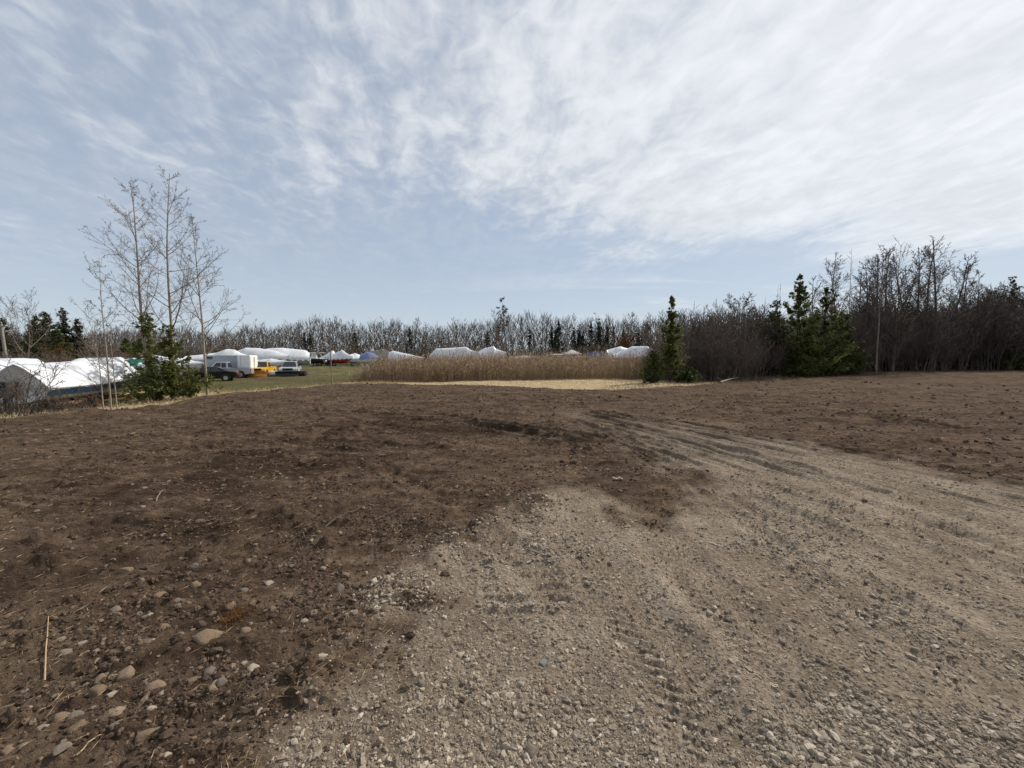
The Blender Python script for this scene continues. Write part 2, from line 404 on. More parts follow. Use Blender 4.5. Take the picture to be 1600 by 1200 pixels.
def mat_ground():
    m = bpy.data.materials.new('ground_soil'); m.use_nodes = True; nt = m.node_tree; q = NT(nt)
    b = nt.nodes['Principled BSDF']
    geo = N(nt, 'ShaderNodeNewGeometry'); P = geo.outputs['Position']
    def att(n): return N(nt, 'ShaderNodeAttribute', attribute_name=n).outputs['Fac']
    grav, straw, green, damp, fine = att('gravel'), att('straw'), att('green'), att('damp'), att('pad')
    n1 = q.noise(P, 1.3, 6, .62); n2 = q.noise(P, 9, 6, .65); n3 = q.noise(P, 55, 4, .7); n4 = q.noise(P, .25, 4, .55)
    # brown soil
    soil = q.mix(q.smooth(n1, .36, .66), (.045, .030, .021), (.104, .072, .050))
    soil = q.mix(q.math('MULTIPLY', q.smooth(n2, .42, .72), .6), soil, (.150, .108, .076))
    soil = q.mix(q.math('MULTIPLY', q.smooth(n4, .45, .62), .45), soil, (.122, .087, .062))
    st = q.noise(q.mapping(P, scale=(6, 45, 10), rot=(0, 0, .35)), 1.0, 4, .7)
    soil = q.mix(q.math('MULTIPLY', q.smooth(st, .58, .72), .45), soil, (.20, .15, .10))
    gst = q.noise(q.mapping(P, scale=(.45, 3.2, 1), rot=(0, 0, .06)), 1.6, 6, .68)
    soil = q.mix(q.math('MULTIPLY', q.smooth(gst, .50, .68), .5), soil, (.18, .133, .096))
    soil = q.mix(q.math('MULTIPLY', q.smooth(gst, .46, .32), .55), soil, (.034, .021, .014))
    spk = q.lerp(q.noise(q.mapping(P, scale=(1, 1.25, 1)), 4.5, 9, .82), .34, .66, .50, 1.52)
    cs = N(nt, 'ShaderNodeCombineXYZ')
    for i in range(3): q.put(cs.inputs[i], spk)
    soil = q.mix(1.0, soil, cs.outputs[0], 'MULTIPLY')
    soil = q.mix(q.math('MULTIPLY', damp, .75), soil, (.026, .017, .012))
    # gravel: crushed stone and fines
    v = N(nt, 'ShaderNodeTexVoronoi', feature='F1'); nt.links.new(P, v.inputs['Vector']); v.inputs['Scale'].default_value = 60
    sepc = N(nt, 'ShaderNodeSeparateColor'); nt.links.new(v.outputs['Color'], sepc.inputs[0])
    gr = q.mix(q.smooth(n1, .35, .68), (.192, .152, .113), (.275, .226, .174))
    gr = q.mix(q.math('MULTIPLY', q.smooth(sepc.outputs[0], .55, 1.0), .55), gr, (.37, .315, .25))
    gr = q.mix(q.math('MULTIPLY', q.smooth(sepc.outputs[1], .72, 1.0), .6), gr, (.085, .066, .05))
    gr = q.mix(q.math('MULTIPLY', q.smooth(n2, .5, .75), .35), gr, (.135, .10, .072))
    c = q.mix(grav, soil, gr)
    # straw and grass of the yard
    s1 = q.noise(q.mapping(P, scale=(3, 14, 3)), 1.0, 6, .7)
    sc_ = q.mix(q.smooth(s1, .35, .68), (.26, .195, .110), (.56, .45, .285))
    c = q.mix(straw, c, sc_)
    g1 = q.noise(P, 2.2, 6, .7)
    gc = q.mix(q.smooth(g1, .36, .64), (.060, .075, .026), (.150, .130, .066))
    c = q.mix(green, c, gc)
    nt.links.new(c, b.inputs['Base Color'])
    b.inputs['Roughness'].default_value = 1.0; b.inputs['Specular IOR Level'].default_value = .02
    vh = N(nt, 'ShaderNodeTexVoronoi', feature='F1'); nt.links.new(P, vh.inputs['Vector']); vh.inputs['Scale'].default_value = 42
    h1 = q.math('MULTIPLY', q.noise(P, 28, 6, .7), .030)
    h2 = q.math('MULTIPLY', n3, .006)
    h3 = q.math('MULTIPLY', q.math('MULTIPLY', q.math('SUBTRACT', .6, vh.outputs['Distance']), grav), .012)
    h4 = q.math('MULTIPLY', n2, .030)
    h5 = q.math('MULTIPLY', q.math('MULTIPLY', q.noise(q.mapping(P, scale=(1, 1.6, 1)), 3.6, 7, .72), q.math('SUBTRACT', 1.0, grav)), .11)
    h = q.math('ADD', h5, q.math('ADD', q.math('ADD', h1, h2), q.math('ADD', h3, h4)))
    bp = N(nt, 'ShaderNodeBump'); bp.inputs['Strength'].default_value = .85; bp.inputs['Distance'].default_value = 1.0
    nt.links.new(h, bp.inputs['Height']); nt.links.new(bp.outputs[0], b.inputs['Normal'])
    return m

def mat_stone(name, a, b_, c_, dusty=(.30, .26, .21)):
    m = bpy.data.materials.new(name); m.use_nodes = True; nt = m.node_tree; q = NT(nt)
    b = nt.nodes['Principled BSDF']; oi = N(nt, 'ShaderNodeObjectInfo'); tc = N(nt, 'ShaderNodeTexCoord'); geo = N(nt, 'ShaderNodeNewGeometry')
    r = oi.outputs['Random']
    c = q.mix(q.smooth(r, .15, .6), a, b_); c = q.mix(q.smooth(r, .72, .98), c, c_)
    n = q.noise(tc.outputs['Object'], 2.2, 6, .65)
    c = q.mix(q.math('MULTIPLY', q.smooth(n, .4, .7), .55), c, dusty)
    nt.links.new(c, b.inputs['Base Color']); b.inputs['Roughness'].default_value = .9; b.inputs['Specular IOR Level'].default_value = .2
    bp = N(nt, 'ShaderNodeBump'); bp.inputs['Strength'].default_value = .6; bp.inputs['Distance'].default_value = .008
    nt.links.new(q.noise(geo.outputs['Position'], 90, 5, .65), bp.inputs['Height']); nt.links.new(bp.outputs[0], b.inputs['Normal'])
    return m

M = {}
M['ground'] = mat_ground()
M['gravel'] = mat_stone('crushed_stone', (.138, .110, .083), (.27, .225, .173), (.45, .39, .315), (.31, .26, .20))
M['clod'] = mat_stone('soil_clod', (.040, .026, .018), (.088, .061, .042), (.18, .138, .10), (.10, .07, .049))
M['rock_tan'] = mat_stone('rock_tan', (.15, .105, .070), (.19, .138, .094), (.23, .18, .13), (.10, .07, .047))
M['rock_grey'] = mat_stone('rock_grey', (.13, .11, .088), (.17, .145, .117), (.24, .205, .165), (.11, .08, .057))
M['rock_pale'] = mat_stone('rock_pale', (.24, .20, .155), (.30, .255, .20), (.36, .31, .25), (.18, .14, .10))
M['rock_red'] = mat_stone('rock_red', (.155, .098, .070), (.18, .118, .086), (.20, .135, .10), (.13, .093, .066))
M['rock_slate'] = mat_stone('rock_slate', (.15, .155, .145), (.18, .185, .17), (.20, .20, .185), (.17, .15, .12))
M['bark_pale'] = mat_simple('bark_pale', (.27, .235, .185), .85, var=.3, vscale=9, bump=.5)
M['bark_dark'] = mat_simple('bark_dark', (.075, .058, .047), .9, var=.3, vscale=9, bump=.5)
M['bark_grey'] = mat_simple('bark_grey', (.17, .142, .115), .9, var=.35, vscale=5, bump=.5, rand=.3)
M['twig_grey'] = mat_simple('twig_grey', (.125, .098, .078), .9, var=.3, vscale=1.2, rand=.35)
M['twig_far'] = mat_simple('twig_far', (.085, .068, .056), .9, var=.3, vscale=.5, rand=.4)
M['twig_pale'] = mat_simple('twig_pale', (.165, .135, .105), .9, var=.25, vscale=1.2)
M['twig_dark'] = mat_simple('twig_dark', (.088, .068, .057), .9, var=.3, vscale=1.5, rand=.3)
M['twig_brown'] = mat_simple('twig_brown', (.135, .103, .080), .9, var=.3, vscale=1.5, rand=.25)
M['bud'] = mat_simple('bud', (.13, .085, .055), .8, var=.3)
M['cedar'] = mat_leaf('cedar_foliage', (.042, .058, .015), (.165, .175, .048))
M['cedar_dark'] = mat_leaf('cedar_foliage_dark', (.026, .040, .013), (.110, .125, .036))
M['spruce'] = mat_leaf('spruce_foliage', (.010, .019, .010), (.030, .044, .018))
M['larch'] = mat_leaf('rusty_foliage', (.12, .055, .018), (.24, .12, .045))
M['reed'] = mat_leaf('dry_reed', (.25, .18, .115), (.55, .43, .295), 2.0, .35)
M['plume'] = mat_leaf('reed_plume', (.26, .18, .13), (.48, .37, .27), 2.0, .3)
M['straw'] = mat_leaf('dry_straw', (.26, .185, .10), (.50, .39, .235), 2.0, .15)
M['weed'] = mat_leaf('dead_weed', (.07, .048, .03), (.20, .145, .085), 2.0, .2)
M['grass'] = mat_leaf('yard_grass', (.05, .068, .02), (.17, .145, .07), 2.0, .2)
M['wrap'] = mat_simple('shrink_wrap_film', (.64, .66, .69), .38, var=.15, vscale=1.0, bump=.35, bscale=5, spec=.5)
M['wrap_blue'] = mat_simple('blue_cover', (.13, .17, .34), .6, var=.15, vscale=2, bump=.3, bscale=6)
M['tarp_green'] = mat_simple('green_tarp', (.035, .19, .14), .55, var=.2, vscale=3, bump=.4, bscale=6)
M['hull_white'] = mat_simple('gelcoat_white', (.62, .63, .62), .3, var=.06)
M['hull_grey'] = mat_simple('hull_grey', (.30, .33, .33), .4, var=.12)
M['navy'] = mat_simple('navy_stripe', (.015, .035, .07), .3, var=.1)
M['hull_red'] = mat_simple('hull_red', (.30, .035, .025), .4, var=.12)
M['hull_black'] = mat_simple('hull_black', (.02, .021, .023), .35, var=.15)
M['hull_teal'] = mat_simple('hull_teal', (.16, .27, .25), .4, var=.1)
M['rust'] = mat_simple('rusty_steel', (.22, .10, .045), .8, var=.35, vscale=14, bump=.4)
M['timber'] = mat_simple('raw_timber', (.38, .265, .14), .75, var=.2, vscale=10)
M['galv'] = mat_simple('galvanised_steel', (.36, .37, .38), .45, .7, var=.15)
M['black'] = mat_simple('black_plastic', (.018, .018, .019), .55, var=.2)
M['rubber'] = mat_simple('tyre_rubber', (.022, .022, .023), .9, var=.25, vscale=20)
M['rim'] = mat_simple('wheel_rim', (.50, .51, .53), .3, .8, var=.08)
M['glass'] = mat_simple('vehicle_glass', (.012, .015, .018), .06, var=.05, spec=.6)
M['silver'] = mat_simple('silver_paint', (.40, .42, .45), .32, .35, var=.06)
M['greypaint'] = mat_simple('pale_grey_paint', (.42, .45, .46), .35, .2, var=.08)
M['darkpaint'] = mat_simple('black_car_paint', (.012, .012, .014), .18, .1, var=.1)
M['yellow'] = mat_simple('yellow_paint', (.62, .34, .015), .35, var=.08)
M['plough'] = mat_simple('plough_orange', (.60, .26, .035), .5, var=.22, vscale=5)
M['white'] = mat_simple('white_paint', (.74, .74, .73), .45, var=.05)
M['greypanel'] = mat_simple('grey_panel', (.30, .33, .37), .5, var=.06)
M['red_lamp'] = mat_simple('red_lens', (.36, .02, .03), .2, var=.05)
M['clear_lamp'] = mat_simple('lamp_lens', (.60, .60, .58), .15, var=.05)
M['wood_pole'] = mat_simple('weathered_pole', (.26, .235, .205), .9, var=.25, vscale=8)
M['roof_brown'] = mat_simple('brown_roof', (.16, .075, .05), .8, var=.25, vscale=8)
M['bluebox'] = mat_simple('blue_panel', (.10, .14, .27), .5, var=.1)
M['orange'] = mat_simple('orange_paint', (.52, .09, .03), .5, var=.12)
M['tan_wall'] = mat_simple('tan_siding', (.30, .27, .22), .8, var=.15)

# ------------------------------------------------------------------ ground sheet
def build_ground():
    ang = np.concatenate([np.linspace(-180, -72, 40)[:-1], np.linspace(-72, 72, 661), np.linspace(72, 180, 40)[1:]])
    inv = np.concatenate([np.linspace(1 / .85, 1 / 6.5, 420)[:-1], np.linspace(1 / 6.5, 1 / 30.0, 330)])
    rr = np.concatenate([[.01, .35, .6], 1 / inv, np.geomspace(30.0, 900, 70)[1:]])
    A = np.radians(ang)
    X = (rr[:, None] * np.sin(A)[None]).ravel(); Y = (rr[:, None] * np.cos(A)[None]).ravel()
    z, pad, grav, sd, sg, wr = gz(X, Y, True)
    nr, na = len(rr), len(ang)
    i = np.arange(nr - 1)[:, None] * na + np.arange(na - 1)[None]
    q = np.stack([i, i + 1, i + na + 1, i + na], -1).reshape(-1, 4)[:, ::-1]
    me = mk_mesh('ground', np.stack([X, Y, z], 1), q, smooth=True)
    n1 = fbm(X * .5, Y * .5, 201, 4); n2 = fbm(X * 2.4, Y * 2.4, 211, 3)
    out = 1 - pad
    # strip of mown straw in front of the reeds and along the left verge
    st_poly = [(-19.5,21),(-13.5,29),(-9.5,36),(-2,38),(8,38),(12,33),(12.5,26),(9,20),(0,20),(-14,17),(-15.5,12),(-12,9),(-20,8),(-18,16)]
    straw = out * ss(poly_sdf(X, Y, st_poly) + .7 * n1 + .25 * n2, -.6, .5)
    straw = np.maximum(straw, .55 * np.exp(-(sd / .5) ** 2) * ss(n2, -.1, .5) * ss(-X, -2, 6))
    straw = np.maximum(straw, out * ss(Y, 44, 50) * .35 * ss(n1, .1, .5))
    green = out * (1 - straw) * (1 - ss(X, 8, 14)) * ss(n1 + .4, -.3, .4)
    track = np.exp(-((Y - (57 + .12 * X)) / 2.2) ** 2) * ss(-X, 6, 12) + np.exp(-((Y - (36 - .7 * (X + 16))) / 3.0) ** 2) * ss(-X, 9, 13) * ss(Y, 27, 30)
    green = green * (1 - .8 * np.clip(track, 0, 1))
    damp = np.zeros(X.shape)
    for (cx, cy), a, b in DAMP:
        damp = np.maximum(damp, ss(1.15 - np.hypot((X - cx) / a, (Y - cy) / b) + .8 * n2, 0, .7))
    damp = np.clip(.8 * damp + .4 * pad * ss(fbm(X * .5, Y * 1.6, 231, 5, .6), .2, .6), 0, 1) * (1 - grav)
    ca, sa = STRI; u = X * ca + Y * sa; v = -X * sa + Y * ca
    lines = ss(fbm(u * .10, v * 2.6, 251, 4), -.30, .18)
    far = ss(Y, 4.5, 13)
    gvis = grav * (1 - .62 * far) * (1 - far * .75 * (1 - lines)) * (.78 + .22 * ss(n2, -.5, .2))
    comp = np.zeros(X.shape)
    for nm, arr in (('gravel', np.clip(gvis, 0, 1)), ('straw', np.clip(straw, 0, 1)), ('green', np.clip(green, 0, 1)), ('damp', damp), ('pad', pad)):
        a = me.attributes.new(nm, 'FLOAT', 'POINT'); a.data.foreach_set('value', arr.astype(np.float32))
    tag(link('ground', me, M['ground']), kind='structure')
build_ground()

# ------------------------------------------------------------------ scattered stones (geometry-node instances)
def rock_scatter(name, label, pts, scl, rot, mat, cat, seed):
    me = bpy.data.meshes.new(name); me.vertices.add(len(pts)); me.vertices.foreach_set('co', pts.astype(np.float32).ravel())
    a = me.attributes.new('scl', 'FLOAT_VECTOR', 'POINT'); a.data.foreach_set('vector', scl.astype(np.float32).ravel())
    a = me.attributes.new('rot', 'FLOAT_VECTOR', 'POINT'); a.data.foreach_set('vector', rot.astype(np.float32).ravel())
    o = link(name, me, mat); tag(o, label, cat, kind='stuff')
    ng = bpy.data.node_groups.new(name + '_scatter', 'GeometryNodeTree')
    ng.interface.new_socket('Geometry', in_out='INPUT', socket_type='NodeSocketGeometry')
    ng.interface.new_socket('Geometry', in_out='OUTPUT', socket_type='NodeSocketGeometry')
    gi = N(ng, 'NodeGroupInput'); go = N(ng, 'NodeGroupOutput')
    join = N(ng, 'GeometryNodeJoinGeometry')
    for k in range(6):
        ico = N(ng, 'GeometryNodeMeshIcoSphere'); ico.inputs['Radius'].default_value = 1; ico.inputs['Subdivisions'].default_value = 2
        sp_ = N(ng, 'GeometryNodeSetPosition'); pos = N(ng, 'GeometryNodeInputPosition')
        add = N(ng, 'ShaderNodeVectorMath', operation='ADD'); add.inputs[1].default_value = (seed + k * 7.3, k * 3.1, seed * .7)
        no = N(ng, 'ShaderNodeTexNoise'); no.inputs['Scale'].default_value = 1.7; no.inputs['Detail'].default_value = 1
        sub = N(ng, 'ShaderNodeVectorMath', operation='SUBTRACT'); sub.inputs[1].default_value = (.5, .5, .5)
        sc_ = N(ng, 'ShaderNodeVectorMath', operation='SCALE'); sc_.inputs['Scale'].default_value = 1.5
        ng.links.new(pos.outputs[0], add.inputs[0]); ng.links.new(add.outputs[0], no.inputs['Vector'])
        ng.links.new(no.outputs['Color'], sub.inputs[0]); ng.links.new(sub.outputs[0], sc_.inputs[0])
        ng.links.new(ico.outputs[0], sp_.inputs['Geometry']); ng.links.new(sc_.outputs[0], sp_.inputs['Offset'])
        sm = N(ng, 'GeometryNodeSetMaterial'); sm.inputs['Material'].default_value = mat
        ng.links.new(sp_.outputs[0], sm.inputs[0])
        g2i = N(ng, 'GeometryNodeGeometryToInstance'); ng.links.new(sm.outputs[0], g2i.inputs[0])
        ng.links.new(g2i.outputs[0], join.inputs[0])
    iop = N(ng, 'GeometryNodeInstanceOnPoints'); iop.inputs['Pick Instance'].default_value = True
    ng.links.new(gi.outputs[0], iop.inputs['Points']); ng.links.new(join.outputs[0], iop.inputs['Instance'])
    na = N(ng, 'GeometryNodeInputNamedAttribute', data_type='FLOAT_VECTOR'); na.inputs[0].default_value = 'scl'
    ng.links.new(na.outputs[0], iop.inputs['Scale'])
    nb = N(ng, 'GeometryNodeInputNamedAttribute', data_type='FLOAT_VECTOR'); nb.inputs[0].default_value = 'rot'
    e2r = N(ng, 'FunctionNodeEulerToRotation'); ng.links.new(nb.outputs[0], e2r.inputs[0]); ng.links.new(e2r.outputs[0], iop.inputs['Rotation'])
    rv = N(ng, 'FunctionNodeRandomValue', data_type='INT')
    for s in rv.inputs:
        if s.type == 'INT' and s.name == 'Max': s.default_value = 5
    ng.links.new([s for s in rv.outputs if s.type == 'INT'][0], iop.inputs['Instance Index'])
    ng.links.new(iop.outputs[0], go.inputs[0])
    md = o.modifiers.new('scatter', 'NODES'); md.node_group = ng
    return o

def wedge(n, r0, r1, amax=60, pw=1.0):
    u = rng.random(n)
    r = 1 / (1 / r0 + (1 / r1 - 1 / r0) * u ** pw)
    a = np.radians(rng.uniform(-amax, amax, n))
    return r * np.sin(a), r * np.cos(a), r

def stones():
    # loose crushed stone
    x, y, r = wedge(520000, 1.0, 18)
    _, _, sg, grav = masks(x, y)
    loose = ss(fbm(x * .55, y * .55, 61, 3) + .5 * fbm(x * 2.5, y * 2.5, 301, 2), -.15, .55)
    wr = ss(fbm(x * 1.6, y * 1.6, 303, 3), -.35, .45) * np.exp(-((sg - .25) / .38) ** 2) * ss(y, 2.2, 2.6) * (1 - ss(y, 4.6, 5.6)) * (1 - ss(x, .2, .8))
    prob = grav * (.20 + .42 * loose) + .36 * wr
    k = rng.random(len(x)) < prob
    x, y, r, wr, loose = x[k], y[k], r[k], wr[k], loose[k]
    s = np.exp(rng.normal(math.log(.0031), .60, len(x))) * (1 + .7 * wr + .35 * loose)
    s = np.clip(np.maximum(s, .0009 * r), .0022, .017)
    z = gz(x, y)
    scl = s[:, None] * np.stack([rng.uniform(.9, 1.6, len(x)), rng.uniform(.7, 1.1, len(x)), rng.uniform(.5, .85, len(x))], 1)
    rot = np.stack([rng.normal(0, .35, len(x)), rng.normal(0, .35, len(x)), rng.uniform(0, 6.28, len(x))], 1)
    rock_scatter('gravel', 'loose pale grey crushed stone spread over the driveway', np.stack([x, y, z + s * .12], 1), scl, rot, M['gravel'], 'gravel', 1.0)
    # soil crumbs and clods
    x, y, r = wedge(420000, 1.0, 34)
    sd, pad, sg, grav = masks(x, y)
    cl = ss(fbm(x * 1.1, y * 1.1, 401, 3) + .4 * fbm(x * 5, y * 5, 405, 2), -.2, .6)
    k = rng.random(len(x)) < pad * (1 - grav) ** 2 * (.12 + .6 * cl) * (.35 + .65 * ss(r, 1.8, 5)) * (1 - .5 * ss(r, 14, 24))
    x, y, r = x[k], y[k], r[k]
    s = np.clip(np.exp(rng.normal(0, .55, len(x))) * np.maximum(.0055, .0011 * r), .0028, .024 + .0018 * r)
    z = gz(x, y)
    scl = s[:, None] * np.stack([rng.uniform(.8, 1.5, len(x)), rng.uniform(.7, 1.1, len(x)), rng.uniform(.45, .9, len(x))], 1)
    rot = np.stack([rng.normal(0, .4, len(x)), rng.normal(0, .4, len(x)), rng.uniform(0, 6.28, len(x))], 1)
    rock_scatter('soil_clods', 'crumbs and clods of dark brown soil over the graded field', np.stack([x, y, z + s * .1], 1), scl, rot, M['clod'], 'soil', 5.0)
    # pale pebbles sprinkled in the soil
    x, y, r = wedge(30000, 1.0, 24)
    sd, pad, sg, grav = masks(x, y)
    cl = ss(fbm(x * .5, y * .5, 421, 3), -.2, .5)
    k = rng.random(len(x)) < pad * (1 - grav) * (.02 + .2 * cl) * ss(r, 1.5, 5)
    x, y, r = x[k], y[k], r[k]
    s = np.clip(np.maximum(np.exp(rng.normal(math.log(.007), .5, len(x))), .0012 * r), .003, .035)
    scl = s[:, None] * np.stack([rng.uniform(.9, 1.6, len(x)), rng.uniform(.7, 1.1, len(x)), rng.uniform(.5, .8, len(x))], 1)
    rot = np.stack([rng.normal(0, .3, len(x)), rng.normal(0, .3, len(x)), rng.uniform(0, 6.28, len(x))], 1)
    rock_scatter('pebbles', 'small pale pebbles sprinkled through the brown soil', np.stack([x, y, gz(x, y) + s * .1], 1), scl, rot, M['rock_tan'], 'pebbles', 9.0)
stones()

# single rocks that can be picked out
def rock_mesh(name, seed, flatness=.6, cuts=5):
    r = random.Random(seed); bm = bmesh.new()
    bmesh.ops.create_icosphere(bm, subdivisions=3, radius=1)
    planes = [(Vector((r.gauss(0, 1), r.gauss(0, 1), r.gauss(0, .8))).normalized(), r.uniform(.5, .85)) for _ in range(cuts + 4)]
    off = Vector((r.uniform(0, 50), r.uniform(0, 50), r.uniform(0, 50)))
    from mathutils import noise as mn
    for v in bm.verts:
        p = v.co.copy()
        p *= 1 + .22 * mn.noise(p * 1.1 + off) + .07 * mn.noise(p * 3 + off)
        for n, d in planes:
            e = p.dot(n) - d
            if e > 0: p -= n * e * .96
        p *= 1 + .02 * mn.noise(p * 7 + off)
        p.z *= flatness; v.co = p
    bmesh.ops.recalc_face_normals(bm, faces=bm.faces[:])
    me = bpy.data.meshes.new(name); bm.to_mesh(me); bm.free()
    for p in me.polygons: p.use_smooth = True
    return me
ROCKS = {}
def rock(px, py, w, h, mat, label, seed, fl=.6, tilt=0.0, group=None, world=None):
    p = at(px, py) if world is None else Vector(world)
    dist = (p - Vector((0, 0, CAM_H))).length
    depth = p.y * cp + (CAM_H - p.z) * sp
    pxm = depth / F_PX
    rad = max(w, h) * pxm * .5
    key = (mat, seed % 7, fl)
    if key not in ROCKS:
        ROCKS[key] = rock_mesh('rock', seed % 7 + 100, fl); ROCKS[key].materials.append(M[mat])
    o = link('rock', ROCKS[key]); r = random.Random(seed * 13 + 1)
    ar = min(1.0, max(.5, h / w * 1.5))
    o.scale = (rad, rad * ar, rad * r.uniform(.8, 1.05))
    o.rotation_euler = (r.uniform(-.15, .15), r.uniform(-.15, .15) + tilt, r.uniform(-.3, .6))
    o.location = (p.x, p.y, gz1(p.x, p.y) - rad * fl * .04)
    return tag(o, label, 'rock', group)

ROCK_LIST = [
 (230,1145,40,28,'rock_tan','largest flat tan oval rock at the lower left of the soil',.55),
 (198,1050,37,24,'rock_tan','tan angular rock with a notched top, farthest back of the big cobbles',.7),
 (242,1080,35,22,'rock_tan','brown wedge-shaped rock just in front of the notched tan rock',.65),
 (153,1082,30,24,'rock_tan','blocky brown rock casting a black shadow to its left',.8),
 (158,1060,20,13,'rock_tan','small tan rock leaning behind the blocky brown rock',.6),
 (94,1120,28,27,'rock_tan','upright rounded brown rock with a white streak',.85),
 (122,1134,28,18,'rock_tan','low brown rock right of the upright rounded rock',.55),
 (184,1137,30,22,'rock_grey','grey and white mottled rock left of the largest oval rock',.7),
 (180,1110,30,17,'rock_tan','long low brown rock behind the mottled grey rock',.5),
 (116,1116,22,13,'rock_grey','small grey rock between the upright and long low rocks',.55),
 (67,1136,26,12,'rock_pale','thin cream flat stone at the left of the upright rock',.4),
 (325,999,50,24,'rock_tan','long flat tan slab with a grained top in the soil',.45),
 (383,991,19,16,'rock_red','round reddish stone beside the dry rusty grass tuft',.8),
 (362,957,17,13,'rock_red','small red brown stone touching the top of the rusty grass tuft',.75),
 (302,1069,23,16,'rock_tan','smooth tan stone leaning left, right of the wedge-shaped rock',.65),
 (327,1053,22,16,'rock_grey','rough grey stone behind the smooth leaning tan stone',.7),
 (346,1076,15,17,'rock_grey','small upright grey stone in front of the rough grey stone',.9),
 (332,1086,16,14,'rock_tan','small brown stone left of the upright grey stone',.7),
 (395,1051,21,15,'rock_pale','pale diamond-shaped stone alone at the right of the cobbles',.6),
 (236,1110,16,18,'rock_pale','small upright pale stone behind the largest oval rock',.9),
 (254,1087,12,12,'rock_pale','little white chip leaning on the wedge-shaped rock',.7),
 (174,1087,16,12,'rock_pale','small pale stone under the notched tan rock',.6),
 (258,1179,21,18,'rock_pale','whitish rock at the bottom edge below the largest oval rock',.75),
 (96,1180,26,20,'rock_grey','half-buried grey brown rock at the bottom left',.5),
 (12,1178,20,18,'rock_tan','brown rock cut by the left edge of the picture',.6),
 (46,1109,14,11,'rock_pale','small pale round stone at the far left of the cobbles',.7),
 (101,1019,22,12,'rock_grey','flat grey stone lying right of the upright tan stick',.5),
 (95,1001,13,15,'rock_grey','small dark-sided stone behind the flat grey stone',.85),
 (128,1004,15,10,'rock_grey','low grey stone level with the upper half of the tan stick',.5),
 (180,949,22,15,'rock_grey','mauve grey half-buried stone in the upper left soil',.6),
 (250,932,22,12,'rock_tan','elongated brown stone above the dry soil hollow',.5),
 (198,893,24,11,'rock_tan','low tan stone beside a small clod ridge at the upper left',.5),
 (304,891,17,9,'rock_grey','flat grey stone near a tyre print in the left soil',.5),
 (305,914,22,10,'rock_tan','flat brown stone in front of the flat grey stone by the print',.45),
 (275,940,14,10,'rock_grey','small round grey stone right of the elongated brown stone',.6),
 (225,966,12,9,'rock_grey','paired small grey stone, the nearer of two',.65),
 (234,960,10,8,'rock_pale','paired small pale stone, the farther of two',.65),
 (257,985,15,9,'rock_tan','small brown stone behind the grass stems',.6),
 (240,1004,8,6,'rock_pale','tiny bright white stone between the stick and the slab',.7),
 (294,1019,11,10,'rock_red','small pinkish round stone below the left end of the slab',.85),
 (380,927,16,10,'rock_grey','dark grey stone above the rusty grass tuft',.6),
 (603,959,20,17,'rock_tan','round tan stone alone on the border of soil and gravel',.8),
 (503,1040,21,17,'rock_pale','pale angular stone beside a dark crack in the soil',.75),
 (476,975,17,9,'rock_pale','flat pale stone left of the round border stone',.45),
 (420,914,15,9,'rock_pale','pale angular chip in the mid left soil',.6),
 (541,905,15,10,'rock_tan','tan stone at the head of the coarse gravel ridge',.65),
 (531,930,13,18,'rock_grey','dark upright stone on the soil ridge left of the gravel',1.0),
 (582,915,12,10,'rock_tan','brown stone half sunk just left of the gravel edge',.7),
 (613,908,9,11,'rock_pale','white chip at the tip of the gravel ridge',.8),
 (484,1082,8,14,'rock_tan','thin upright brown stone in the crack of the soil',.9),
 (534,1172,15,13,'rock_grey','round pale grey stone at the bottom left of the gravel',.75),
 (713,1104,9,12,'rock_pale','oval white stone lying in the middle of the gravel',.75),
 (746,1064,9,13,'rock_pale','pale stone casting a dark shadow in the gravel ridge',.85),
 (706,1072,18,10,'rock_grey','long grey stone in the row across the gravel',.5),
 (658,1074,14,12,'rock_grey','left stone of the short row across the gravel',.7),
 (733,1077,15,9,'rock_grey','right low stone of the short row across the gravel',.5),
 (848,1040,18,13,'rock_slate','flat blue grey slate chip on the gravel',.35),
 (1012,1021,15,9,'rock_pale','single pale flat stone in the smooth wheel path',.5),
 (857,1083,12,19,'rock_red','pinkish upright stone at the edge of the gravel hollow',.85),
 (815,1074,8,13,'rock_pale','small pale upright stone left of the pinkish stone',.85),
 (830,1177,25,22,'rock_grey','large grey stone at the bottom centre of the gravel',.75),
 (866,905,12,8,'rock_grey','grey stone on the cleat prints of the track machine',.6),
 (1108,955,13,9,'rock_pale','brightest stone of the pale trio right of the wheel path',.6),
 (1098,962,10,8,'rock_pale','lower stone of the pale trio right of the wheel path',.6),
 (1137,966,13,7,'rock_grey','flat grey stone right of the pale trio',.5),
 (1141,1041,10,9,'rock_pale','round pale pebble of a pair, the nearer to the rut',.8),
 (1157,1046,12,10,'rock_grey','oval grey stone of a pair, right of the round pebble',.7),
 (1348,1160,17,14,'rock_pale','bright cream rock at the lower right of the gravel',.75),
 (1340,1183,26,20,'rock_grey','long grey rock just below the bright cream rock',.5),
 (1280,1104,14,11,'rock_pale','pale angular stone in the rough gravel at the lower right',.65),
 (1376,1085,12,8,'rock_pale','small pale flat stone above the bright cream rock',.5),
 (1192,1144,16,13,'rock_grey','slanted grey stone in the bottom gravel ridge',.6),
 (1256,1176,18,14,'rock_grey','grey stone in the bottom ridge near the long grey rock',.65),
 (1568,1152,26,18,'rock_grey','half-buried grey rock near the bottom right corner',.5),
 (1566,972,13,8,'rock_pale','oval pale stone near the right edge of the gravel',.6),
 (1430,1015,11,8,'rock_grey','small grey stone in the open gravel at the right',.6),
]
for i, (px, py, w, h, mt, lab, fl) in enumerate(ROCK_LIST):
    rock(px, py, w, h, mt, lab, 31 + i * 5, fl)
